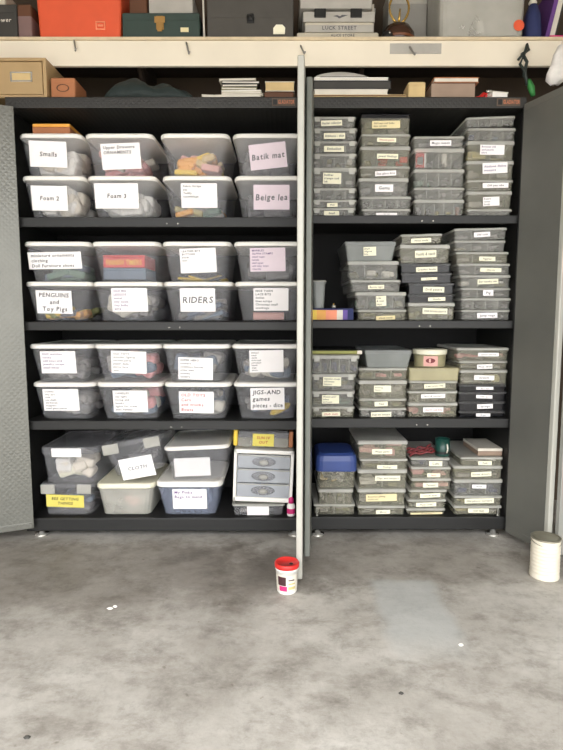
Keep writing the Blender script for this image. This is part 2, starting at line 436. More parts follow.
# (row, [upper lid top v, lower lid top v], upper (u0,u1) per column, lower)
ROWS = [(132.9, 175.4, [(16.5, 81.2), (83, 153), (159, 229.5), (232, 302)], [(19.5, 84), (85.3, 156), (161, 231), (234, 303.5)]),
        (241.3, 281.5, [(21.5, 89), (90, 159), (161, 231), (233.3, 303)], [(23, 90.5), (91.5, 161), (162.3, 232.8), (234.5, 304)]),
        (344.2, 382.6, [(27, 91.3), (92.6, 160.3), (161.2, 229.6), (231.5, 300.5)], [(30.5, 94), (95, 162), (163, 231.3), (233, 301)])]
# card text, what shows inside
CARDS = {
 (0,0,0): ((29,141.5,67.5,167), ['Smalls'], -2, dict(size=.8), 'a card reading Smalls'),
 (0,0,1): ((101,143.5,141,169), ['Upper Drawers', 'ORNAMENTS'], 2, dict(size=.55), 'a two-line card and pink cloth inside'),
 (0,0,2): (None, None, 0, {}, 'no card and yellow offcuts inside'),
 (0,0,3): ((249.5,143.5,286.5,168.5), ['Batik mat'], 6, dict(paper='paper_pink', ink='ink_grey', size=1.0), 'a tilted card reading Batik mat'),
 (0,1,0): ((31,186,68,210.5), ['Foam 2'], -1, dict(size=.75), 'a card reading Foam 2'),
 (0,1,1): ((94.5,183.5,139,208.5), ['Foam 3'], 0, dict(size=.75), 'a card reading Foam 3'),
 (0,1,2): ((181,183.5,217.5,207.8), ['Fabric Scraps', 'etc', 'Teddy', 'assemblage'], 0, dict(size=.62), 'a four-line card high on it'),
 (0,1,3): ((253.5,185,289.5,209.5), ['Beige lea'], 0, dict(paper='paper_pink', ink='ink_grey', size=1.1), 'a card reading Beige lea'),
 (1,0,0): ((28,252,82,269), ['miniature ornaments', 'clothing', 'Doll Furniture shoes'], 1, {}, 'a wide three-line card over green cloth'),
 (1,0,1): (None, None, 0, {}, 'no card and a red box inside'),
 (1,0,2): ((180,248.3,216.5,272.8), ['LEATHER BITS', 'BUTTONS', 'beads', 'misc'], 2, dict(size=.55), 'a card over a yellow item'),
 (1,0,3): ((250,247.8,285.5,271.5), ['MARBLES', 'ALPHA STAMPS', 'small tape', 'labels', 'doll eyes', 'old tiny toys', 'charms'], 1, dict(paper='paper_pink', ink='ink_violet'), 'a pinkish card of seven lines'),
 (1,1,0): ((36,290.5,72.5,313.7), ['PENGUINS', 'and', 'Toy Pigs'], -1, dict(align='c'), 'a card reading PENGUINS'),
 (1,1,1): ((111.5,288,148,311.8), ['OLD BIG', 'LEGGOS', 'metal', 'tiny tools', 'tiny bulbs', 'wire'], 0, dict(ink='ink_violet'), 'a six-line card and crumpled white plastic inside'),
 (1,1,2): ((180,288.2,215.5,311.8), ['RIDERS'], 0, dict(ink='ink_grey', size=1.2), 'a card reading RIDERS'),
 (1,1,3): ((253.5,288,288.5,310.8), ['NICE YARN', 'LACE BITS', 'doilies', 'linen scraps', 'Christmas small', 'stockings'], 0, {}, 'a six-line card over a pink box'),
 (2,0,0): ((40.5,351,76.5,373.5), ['OLD watches', 'clocks', 'odd keys and', 'jewelry scraps', 'small metal'], 0, dict(ink='ink_violet', size=.85), 'a violet five-line card'),
 (2,0,1): ((111,351,146.8,373.5), ['OLD TOYS', 'wooden figures', 'sorted parts', 'paper dolls', 'party hats', 'misc'], -2, dict(ink='ink_grey'), 'a six-line card and a pink item at the side'),
 (2,0,2): ((178,357.5,213,380), ['SUPER HERO', 'soldiers', 'cowboys horses', 'army men', 'animals', 'spiders'], -2, {}, 'a six-line card set low'),
 (2,0,3): ((249.5,350,283.5,372.5), ['DOLLS', 'small', 'cloth', 'arms and', 'porcelain', 'heads', 'wigs', 'shoes'], 1, {}, 'an eight-line card'),
 (2,1,0): ((43,388.8,79.5,411), ['CORKS', 'tiny jars', 'vials', 'sea shells', 'old bottle', 'stoppers', 'small glass pieces'], 0, {}, 'a seven-line card set high'),
 (2,1,1): ((113,390.3,148,412.5), ['CANDLES', 'tea light', 'string and', 'hooks', 'lights for trees', 'misc holiday'], 0, {}, 'a six-line card set low'),
 (2,1,2): ((179,391.3,214,413.5), ['OLD TOYS', 'Cars', 'and trucks', 'Boats'], -1, dict(ink='ink_red'), 'a four-line card in red and grey'),
 (2,1,3): ((250.5,387.5,284.5,410), ['JIGS-AND', 'games', 'pieces - dice'], 1, {}, 'a three-line card over a yellow item'),
}
YF = .022
BINS = {}
for ri, (vu, vl, ucols, lcols) in enumerate(ROWS):
    zs = SH_L[ri] + .0015
    for li, (cols, vt) in enumerate(((ucols, vu), (lcols, vl))):
        for ci, (u0, u1) in enumerate(cols):
            zl = zf(vl, YF)
            z0, z1 = (zs, zl) if li == 1 else (zl + .001, zf(vu, YF))
            rect, lines, tilt, kw, desc = CARDS[(ri, li, ci)]
            x0, x1 = at(u0, vt, YF).x, at(u1, vt, YF).x
            if ci == 0: x0 = max(x0, XL0 + .0145)
            x1 = min(x1, XL1 - .0145)
            yj = YF
            bn = make_bin(x0, x1, z0, z1, yj, f"white-lidded clear bin with {desc}, {COLN[ci]}", 'white-lidded bins on the shelves of the wide cabinet', body='bin')
            BINS[(ri, li, ci)] = (bn, x0, x1, z0, z1)
            if lines: bin_label(bn, rect, lines, tilt, yj, **kw)

def heap(name, label, cat, x0, x1, y0, y1, z0, z1, mats, n=14, size=(.03, .08), thin=1., seed=0, flat=False):
    """a jumble nobody could count: one object"""
    q = random.Random(seed + n); mb = MB()
    for i in range(n):
        sx, sy, sz = (min(q.uniform(*size), (x1 - x0) * .48) for _ in range(3)); sz = min(sz * thin, (z1 - z0) * .45); sy = min(sy, (y1 - y0) * .45)
        rx = math.hypot(sx, sz) / 2 if not flat else sx / 2
        cx = q.uniform(x0 + sx / 2, x1 - sx / 2); cy = y0 + sy * .6 + (y1 - y0 - sy * 1.2) * q.random() ** 1.6; cz = q.uniform(z0 + sz * .55, max(z0 + sz * .56, z1 - sz * .55))
        a = 0 if flat else q.uniform(-.5, .5)
        k = Matrix.Translation((cx, cy, cz)) @ Matrix.Rotation(a, 4, 'Y')
        t = MB().box(-sx / 2, sx / 2, -sy / 2, sy / 2, -sz / 2, sz / 2, q.randrange(len(mats)), min(sx, sy, sz) * .3, k)
        t.v = [(min(max(v[0], x0), x1), min(max(v[1], y0), y1), min(max(v[2], z0), z1)) for v in t.v]
        mb.add(t.v, t.f, t.m[0])
    o = mb.build(name, [M[m] for m in mats]); tag(o, label, cat, None, 'stuff'); return o
def bin_inner(key, top=.8):
    bn, x0, x1, z0, z1 = BINS[key]
    return x0 + .036, x1 - .036, YF + .030, YF + .34, z0 + .006, z0 + (z1 - z0 - .024) * top
def fill(key, name, label, mats, top=.8, n=16, size=(.04, .10), thin=1., seed=1, cat='contents', **kw):
    a = list(bin_inner(key, top)); a[2] += kw.pop('dy', 0); return heap(name, label, cat, *a, mats, n, size, thin, seed, **kw)
fill((0,0,0), 'foam_pieces', 'pale beige foam inside the bin reading Smalls', ['beige_fill', 'white_cloth'], 0.98, 52, (.06, .12), seed=3)
fill((0,1,0), 'foam_pieces', 'pale beige foam inside the bin reading Foam 2', ['beige_fill', 'white_cloth'], 0.98, 52, (.06, .12), seed=4)
fill((0,1,1), 'foam_pieces', 'white foam sheets inside the bin reading Foam 3', ['white_cloth', 'white'], 0.95, 44, (.08, .14), seed=5)
fill((0,0,1), 'fabric_scraps', 'pinkish folded cloth inside the bin of upper drawer ornaments', ['pink', 'pinkbox', 'murk2', 'cloudy'], 0.9, 36, (.08, .14), .3, 6)
fill((0,0,2), 'foam_offcuts', 'orange and yellow offcuts inside the bin without a card', ['orange_stick', 'yellow', 'warm_card', 'orange_stick', 'pinkbox'], 0.75, 40, (.05, .1), .4, 7)
fill((0,1,2), 'fabric_scraps', 'orange and grey scraps at the bottom of the fabric bin', ['orange_stick', 'murk2', 'sand', 'green_fill'], 0.42, 28, (.05, .1), .4, 8)
fill((0,0,3), 'dark_fabric', 'dark grey cloth inside the bin reading Batik mat', ['murk', 'murk'], 0.85, 24, (.08, .14), .5, 9)
fill((0,1,3), 'dark_fabric', 'dark grey cloth inside the bin reading Beige lea', ['murk', 'murk'], 0.85, 24, (.08, .14), .5, 10)
fill((1,0,0), 'green_cloth', 'folded green cloth inside the ornaments and clothing bin', ['green_fill', 'green_fill', 'blue_grey'], 0.55, 24, (.1, .16), .4, 11)
fill((1,0,2), 'yellow_items', 'yellow soft pieces at the bottom of the leather bits bin', ['yellow', 'yellow', 'murk'], .2, 9, (.06, .12), .3, 12)
fill((1,0,3), 'dark_oddments', 'dark oddments inside the bin with the pinkish card', ['murk', 'murk'], 0.75, 24, (.08, .14), .5, 13)
fill((1,1,0), 'toy_figures', 'yellow and orange toys inside the bin reading PENGUINS', ['orange_stick', 'yellow', 'murk', 'lime'], 0.45, 28, (.04, .08), .8, 14)
fill((1,1,1), 'plastic_wrap', 'crumpled pale plastic inside the bin with violet writing', ['cloudy', 'murk2', 'murk2'], 0.85, 36, (.05, .1), .6, 15)
fill((1,1,2), 'blue_strips', 'bluish strips inside the bin reading RIDERS', ['blue_grey', 'murk2', 'murk'], 0.75, 32, (.08, .13), .2, 16)
fill((2,0,0), 'metal_oddments', 'grey metal oddments inside the violet-lettered watches bin', ['murk', 'murk2'], 0.7, 28, (.05, .1), .6, 17)
fill((2,0,1), 'toy_parts', 'pale toys with pink inside the bin of wooden figures', ['murk2', 'pink', 'blue_grey'], 0.9, 36, (.05, .1), .7, 18)
fill((2,0,2), 'toy_figures', 'grey and blue toys inside the bin of soldiers', ['blue_grey', 'murk2', 'murk'], 0.9, 32, (.05, .1), .7, 19)
fill((2,0,3), 'doll_parts', 'pale doll parts inside the bin of dolls', ['murk2', 'blue_grey', 'cloudy'], 0.85, 32, (.05, .1), .6, 20)
fill((2,1,0), 'glass_vials', 'dark grey vials inside the bin of corks', ['murk', 'murk2'], 0.75, 32, (.05, .1), .6, 21)
fill((2,1,1), 'candle_bits', 'pale candles with pink inside the bin of candles', ['cloudy', 'murk2', 'pink', 'blue_grey'], 0.9, 36, (.05, .1), .7, 22)
fill((2,1,2), 'toy_cars', 'pale toys inside the bin lettered in red', ['murk2', 'cloudy', 'blue_grey'], 0.85, 32, (.05, .1), .6, 23)
fill((2,1,3), 'game_pieces', 'grey game pieces inside the bin of dice', ['murk2', 'murk', 'blue_grey'], 0.7, 28, (.05, .1), .5, 24, dy=.075)
def inbox(key, u0, v0, u1, v1, name, label, cat, m, y=.05, depth=.2, lines=None):
    p0, p1 = at(u0, v0, y), at(u1, v1, y)
    z0 = max(p1.z, BINS[key][3] + .006)
    r = empty(name, ((p0.x + p1.x) / 2, y + depth / 2, z0)); tag(r, label, cat)
    w, h = (p1.x - p0.x) / 2, p0.z - z0
    MB().box(-w, w, -depth / 2, depth / 2, 0, h * .8, 0, .003).build('box_body', M[m], r)
    MB().box(-w - .001, w + .001, -depth / 2 - .001, depth / 2 + .001, h * .8 + .0004, h, 0, .003).build('box_lid', M[m], r)
    if lines:
        t = MB()
        for i, s in enumerate(lines): text_into(t, s, 0, h * .4, w * 1.7, h * .55, 0, .0, shear=0)
        t.v = [(x, -depth / 2 - .0018, y_) for x, y_, z in t.v]
        t.build('lettering', M['yellow'], r)
    return r
r0 = inbox((1,0,1), 103, 268, 146, 279.5, 'folded_cloth', 'blue-grey folded cloth under the red box in the bin', 'cloth', 'blue_grey', .062, .2)
r1 = inbox((1,0,1), 103, 256, 145, 268.5, 'game_box', 'red box with yellow lettering inside the bin without a card', 'box', 'red', .062, .2, ['FINNISH TIMERS'])
r1.location.z = r0.location.z + (zf(268, .062) - r0.location.z) + .002
inbox((1,1,3), 253, 312.5, 284, 320, 'card_box', 'pink cardboard box inside the lace and yarn bin', 'box', 'pinkbox', .062, .2)
bb = BINS[(2,1,3)]
c = at(281, 411, .07)
yb = MB().lathe([(.004, -.05), (.014, -.035), (.017, 0), (.014, .035), (.004, .05)], n=14)
yb.xf(Matrix.Translation((c.x - .004, c.y + .02, c.z + .006)) @ Matrix.Rotation(R(62), 4, 'Y'))
tag(yb.build('toy_banana', M['yellow'], smooth=True), 'yellow curved toy in the bin of game pieces', 'toy')
# brown box lying on the first bin of the upper shelf
p0, p1 = at(32, 123.5, .05), at(70, 133, .05)
r = empty('wooden_box', ((p0.x + p1.x) / 2, .16, zf(132.9, YF) + .0015)); tag(r, 'orange-brown box lying on the first white lid of the upper shelf', 'box')
w, h = (p1.x - p0.x) / 2, p0.z - r.location.z
MB().box(-w, w, -.11, .11, 0, h * .7, 0, .003).build('box_body', M['copper_card'], r)
MB().box(-w, w, -.11, .11, h * .7 + .0004, h, 0, .003).build('box_lid', M['orange_stick'], r)

# ---- bottom shelf of the wide cabinet
zb = SH_L[3] + .0015
Y4 = .03
G4 = 'bins on the lowest shelf of the wide cabinet'
def X(u, v, y=Y4): return at(u, v, y).x
# clear pair at the end
zA = zf(484, Y4)
b = make_bin(X(39, 488), X(93.5, 488), zb, zA, Y4, 'clear bin with smoky lid and yellow card, under a bin of white cloth', G4, depth=.36, tp=.012, lid='smoke', latch=True)
bin_label(b, (46.5, 494.5, 84.5, 507), ['BEE GETTING', 'THINGS'], -2, Y4, paper='paper_yellow', align='c')
heap('dark_oddments', 'dark oddments inside the bin with a yellow card', 'contents', X(44, 500), X(89, 500), Y4 + .04, Y4 + .3, zb + .006, zb + .06, ['murk', 'blue_grey'], 14, (.04, .08), .7, 31)
b = make_bin(X(39, 450), X(98, 450), zA + .001, zf(447.5, Y4), Y4, 'clear latched bin holding white cloth, on the smoky-lidded bin', G4, depth=.36, tp=.012, lid='smoke', latch=False, lt=.03)
heap('white_cloth', 'crumpled white cloth inside the latched bin', 'contents', X(50, 470), X(90, 470), Y4 + .03, Y4 + .3, zA + .008, zf(459, Y4), ['white_cloth', 'beige_fill', 'cream'], 22, (.05, .1), .6, 32)
cd_ = bin_label(b, (51.5, 448.3, 81.5, 457), [], 0, Y4 - .012, name='card'); cd_.location.y = -.182
# cream lidded tub and the tilted bin on it
zB = zf(484, Y4)
b = make_bin(X(95, 488), X(154.3, 488), zb, zB, Y4, 'milky bin with cream lid under the tilted clear bin', G4, depth=.36, tp=.018, body='bin_milk', lid='cream', lt=.022)
heap('pale_oddments', 'pale grey oddments inside the cream-lidded bin', 'contents', X(105, 505), X(147, 505), Y4 + .04, Y4 + .3, zb + .006, zb + .08, ['cloudy', 'murk2', 'pinkbox', 'murk2'], 18, (.04, .08), .8, 33)
cL = zf(490, Y4)
b4 = make_bin(X(155.3, 485), X(222, 485), zb, zf(481.5, Y4), Y4 - .008, 'bluish clear bin with white lid and white card, lowest shelf', G4, depth=.36, tp=.026, body='bin_blue', lt=.024)
bin_label(b4, (172.5, 488.5, 207, 509.5), ['My Pinks', 'Bags to mend', '', ''], 0, Y4 - .008, ink='ink_violet')
heap('blue_cloth', 'blue-grey cloth inside the bluish bin', 'contents', X(168, 505), X(208, 505), Y4 + .04, Y4 + .28, zb + .006, zb + .1, ['blue_grey', 'blue_grey', 'navy'], 16, (.06, .11), .6, 34)
# tilted one: leans on the two lids
rt = make_bin(X(105, 470), X(168, 470), 0, .152, Y4 + .0, 'tilted clear bin with smoky lid and tilted white card', G4, depth=.36, tp=.026, lid='smoke', rot=R(-10.5), latch=True, lt=.022)
pc = at(138, 482.5, Y4)
rt[0].location = (pc.x - .001, Y4 + .18, zf(481.5, Y4) + .033)
bin_label(rt, (119.5, 457, 154, 479), ['CLOTH'], 0, Y4, ink='ink_grey', size=.75)
heap('grey_cloth', 'grey cloth inside the tilted bin', 'contents', pc.x - .06, pc.x + .06, Y4 + .04, Y4 + .28, rt[0].location.z + .03, rt[0].location.z + .08, ['murk2', 'murk'], 12, (.05, .09), .5, 35)
bu = make_bin(X(164.5, 448), X(231, 448), 0, zf(446.5, Y4) - zf(481.5, Y4) - .002, Y4 - .012, 'clear bin with white lid and white paper inside, no card', G4, depth=.36, tp=.022, rot=R(-2.5), lt=.017)
bu[0].location.z = zf(481.5, Y4) + .0065
q0, q1 = at(174, 460, Y4 + .03), at(212, 478, Y4 + .03)
pp = MB().box(-.08, .078, 0, .006, 0, q0.z - q1.z, 0, .001)
po = pp.build('paper_sheet', M['paper'], None, ((q0.x + q1.x) / 2, Y4 + .026, bu[0].location.z + .010)); tag(po, 'plain white sheet standing inside the uncarded bin', 'paper')
po.rotation_euler = (0, R(-2.5), 0)
# container under the drawer tower
zc = zf(504.5, Y4)
b = make_bin(X(231.5, 510), X(285, 510), zb, zc, Y4, 'low clear container with a white card under the drawer unit', G4, depth=.34, tp=.004, lid='org_lid', body='bin', lt=.008, r=.012)
bin_label(b, (247, 506.5, 269, 515.5), [], 0, Y4 - .01)
heap('small_oddments', 'grey oddments in the low clear container', 'contents', X(234, 510), X(282, 510), Y4 + .02, Y4 + .28, zb + .005, zc - .014, ['murk', 'murk2'], 14, (.03, .06), .8, 36)
# drawer tower
x0, x1 = X(232.3, 477), X(292.2, 477)
zt0, zt1 = zc + .0105, zf(449.3, Y4)
tw = empty('drawer_unit', ((x0 + x1) / 2, Y4 + .15, zt0), (0, R(2.3), 0)); tag(tw, 'white three-drawer plastic unit standing tilted on a low container', 'drawer unit')
w, h = (x1 - x0) / 2, zt1 - zt0 - .004
mb = MB(); t = .014
mb.box(-w, -w + t, -.15, .15, 0, h, 0, .004); mb.box(w - t, w, -.15, .15, 0, h, 0, .004); mb.box(-w, w, -.15, .15, h - .018, h, 0, .004); mb.box(-w, w, -.15, .15, 0, .02, 0, .004); mb.box(-w, w, .14, .15, 0, h)
mb.build('casing', M['white'], tw)
dh = (h - .04) / 3
for i in range(3):
    z = .021 + i * dh
    d = MB(); d.box(-w + t + .002, w - t - .002, -.148, -.144, z + .001, z + dh - .003, 0, .001); d.box(-w + t + .003, w - t - .003, -.144, .12, z + .001, z + .004)
    for s in (-1, 1): d.box(s * (w - t - .005) - .0015, s * (w - t - .005) + .0015, -.144, .12, z + .004, z + dh * .8)
    dd = d.build('drawer', M['drawer_clear'], tw)
    MB().box(-w + t + .002, w - t - .002, -.1505, -.1485, z + dh - .0095, z + dh - .0035, 0, .0005).build('drawer_rim', M['bin_milk'], dd)
    k = MB(); n = 20
    k.rings([[(.052 * s * math.cos(2 * math.pi * j / n), -.149 - e, z + dh * .48 + .021 * s * math.sin(2 * math.pi * j / n)) for j in range(n)] for s, e in ((1, 0), (.95, .003), (.75, .004))])
    k.build('handle_recess', M['smoke'], dd, smooth=True)
    k = MB(); k.rings([[(.021 * s * math.cos(2 * math.pi * j / n), -.1532 - e, z + dh * .48 + .0125 * s * math.sin(2 * math.pi * j / n)) for j in range(n)] for s, e in ((.8, 0), (1, .008), (.8, .015), (.4, .018))])
    k.build('knob', M['bin_milk'], dd, smooth=True)
    ct = heap('craft_supplies', f'grey supplies inside the {["bottom", "middle", "top"][i]} drawer of the white unit', 'contents', tw.location.x - w + .05, tw.location.x + w - .05, Y4 + .03, Y4 + .25, zt0 + z + .012, zt0 + z + dh * .55, ['murk2', 'blue_grey', 'murk'], 10, (.03, .06), .6, 40 + i)
# yellow-trimmed case on the tower
zy = zt1 + .0085
yc = empty('craft_case', ((X(263, 440)), Y4 + .16, zy), (0, R(2.0), 0)); tag(yc, 'clear case with yellow ends and yellow tag lying on the drawer unit', 'case')
w, h = (X(293, 440) - X(233, 440)) / 2, zf(431, Y4) - zy
MB().rings([rr(2 * w - .036, .30, 0, .008), rr(2 * w - .036, .30, h * .55, .008)]).build('case_body', M['bin_milk'], yc)
MB().rings([rr(2 * w - .036, .30, h * .55 + .0005, .008), rr(2 * w - .036, .30, h * .9, .008), rr(2 * w - .05, .28, h, .008)]).build('case_lid', M['smoke'], yc)
for s in (-1, 1):
    MB().box(s * (w - .009) - .009, s * (w - .009) + .009, -.152, .152, 0, h, 0, .006).build('end_cap', M['yellow' if s < 0 else 'copper_card'], yc)
make_label(yc, Vector((.0, -.1525, h * .42)), 0, .092, h * .75, 0, ['SUN IV', 'OUT'], paper='paper_yellow', align='c', ink='ink_red')
# red and white bottle
p = at(291.5, 521, .03)
bo = empty('glue_bottle', (p.x - .002, .035, zb)); tag(bo, 'red-topped white bottle beside the drawer unit, half behind the door', 'bottle')
MB().lathe([(.016, 0), (.018, .003), (.018, .045), (.012, .056)], n=20).build('bottle_body', M['white'], bo, smooth=True)
MB().lathe([(.0125, .0565), (.0125, .075), (.005, .085), (.004, .1)], n=20).build('cap', M['magenta'], bo, smooth=True)
MB().lathe([(.0184, .012), (.0184, .034)], n=20, cap0=False, cap1=False).build('band', M['magenta'], bo, smooth=True)

# ------------------------------------------------------------------ organizers in the narrower cabinet
FILLS = {'m': ['murk', 'murk2'], 'o': ['olive', 'murk', 'murk2'], 'r': ['red', 'murk2', 'olive'], 's': ['sand', 'olive', 'murk2'], 'b': ['blue_grey', 'murk', 'navy'],
         'p': ['pink', 'pinkbox', 'olive'], 'w': ['wood_brown', 'sand', 'murk'], 'k': ['murk', 'black'], 'g': ['green_fill', 'olive', 'murk'], 'c': ['cloudy', 'murk2', 'olive']}
def organizer(x0, x1, z0, z1, yf, depth, style, where, desc, fillk, nd, rot=0, seed=0, group=None, latches=False):
    w, h = x1 - x0, z1 - z0
    root = empty('organizer_box', ((x0 + x1) / 2, yf + depth / 2, z0), (0, rot, 0))
    tag(root, f'{desc}, {where}', 'organizer', group)
    body, lidm = {'c': ('org', 'org_lid'), 'o': ('org_olive', 'org_lid'), 'b': ('org_beige', 'org_beige'), 'k': ('org_black', 'org_dkline'), 't': ('org_tub', 'org_tub'), 'd': ('org_olive', 'org_black')}[style]
    lt = min(max(.009, h * .2), .016); hb = h - lt - .0005
    W, Dp = w - .005, depth - .005; tp = .002 if style != 't' else .012; th = .002; r = .008
    def ring(z, ins=0): k = 1 - z / hb; return rr(W - 2 * tp * k - 2 * ins, Dp - 2 * tp * k - 2 * ins, z, r, n=2)
    MB().rings([ring(0), ring(hb), ring(hb, th), ring(th, th)]).build('tray', M[body], root)
    MB().rings([rr(w, depth, hb + .0005, r, n=2), rr(w, depth, h - .003, r, n=2), rr(w - .006, depth - .006, h, r, n=2)]).build('lid', M[lidm], root)
    for i in range(nd):
        x = -W / 2 + W * (i + 1) / (nd + 1)
        MB().box(x - .0016, x + .0016, -Dp / 2 + .004 + tp, Dp / 2 - .004 - tp, .0025, hb - .0015).build('divider', M['org_lid'], root)
    if latches:
        for s in (-1, 1):
            MB().box(s * w * .38 - .012, s * w * .38 + .012, -depth / 2 - .005, -depth / 2 - .0005, h - lt - .012, h - .002, 0, .002).build('latch', M['org_lid'], root)
    if fillk:
        q = random.Random(seed); mb = MB(); mats = FILLS[fillk]; nc = nd + 1
        for i in range(nc):
            a, b = -W / 2 + W * i / nc + .005 + tp, -W / 2 + W * (i + 1) / nc - .005 - tp
            top = .005 + (hb - .008) * q.uniform(.45, .9); mi = q.randrange(len(mats))
            for j in range(5):
                sx = q.uniform(.25, .8) * (b - a); sz = q.uniform(.25, .6) * top; cx = q.uniform(a + sx / 2, b - sx / 2); cz = .004 + q.uniform(0, max(.001, top - sz - .004)); yy = -Dp / 2 + .006 + tp + j * .018
                mb.box(cx - sx / 2, cx + sx / 2, yy, yy + .016, cz, cz + sz, mi if q.random() < .7 else q.randrange(len(mats)), .003)
        mtx = Matrix.Translation(root.location) @ Matrix.Rotation(rot, 4, 'Y')
        o = mb.xf(Matrix.Translation((0, 0, .001))).build('craft_bits', [M[m] for m in mats]); o.location = root.location; o.rotation_euler = root.rotation_euler
        tag(o, f'loose bits inside the organizer {where}', 'craft bits', None, 'stuff')
    return root
STACKN = ['leftmost stack', 'second stack', 'third stack', 'rightmost stack']
RNAME = ['upper shelf', 'second shelf', 'third shelf', 'lowest shelf']
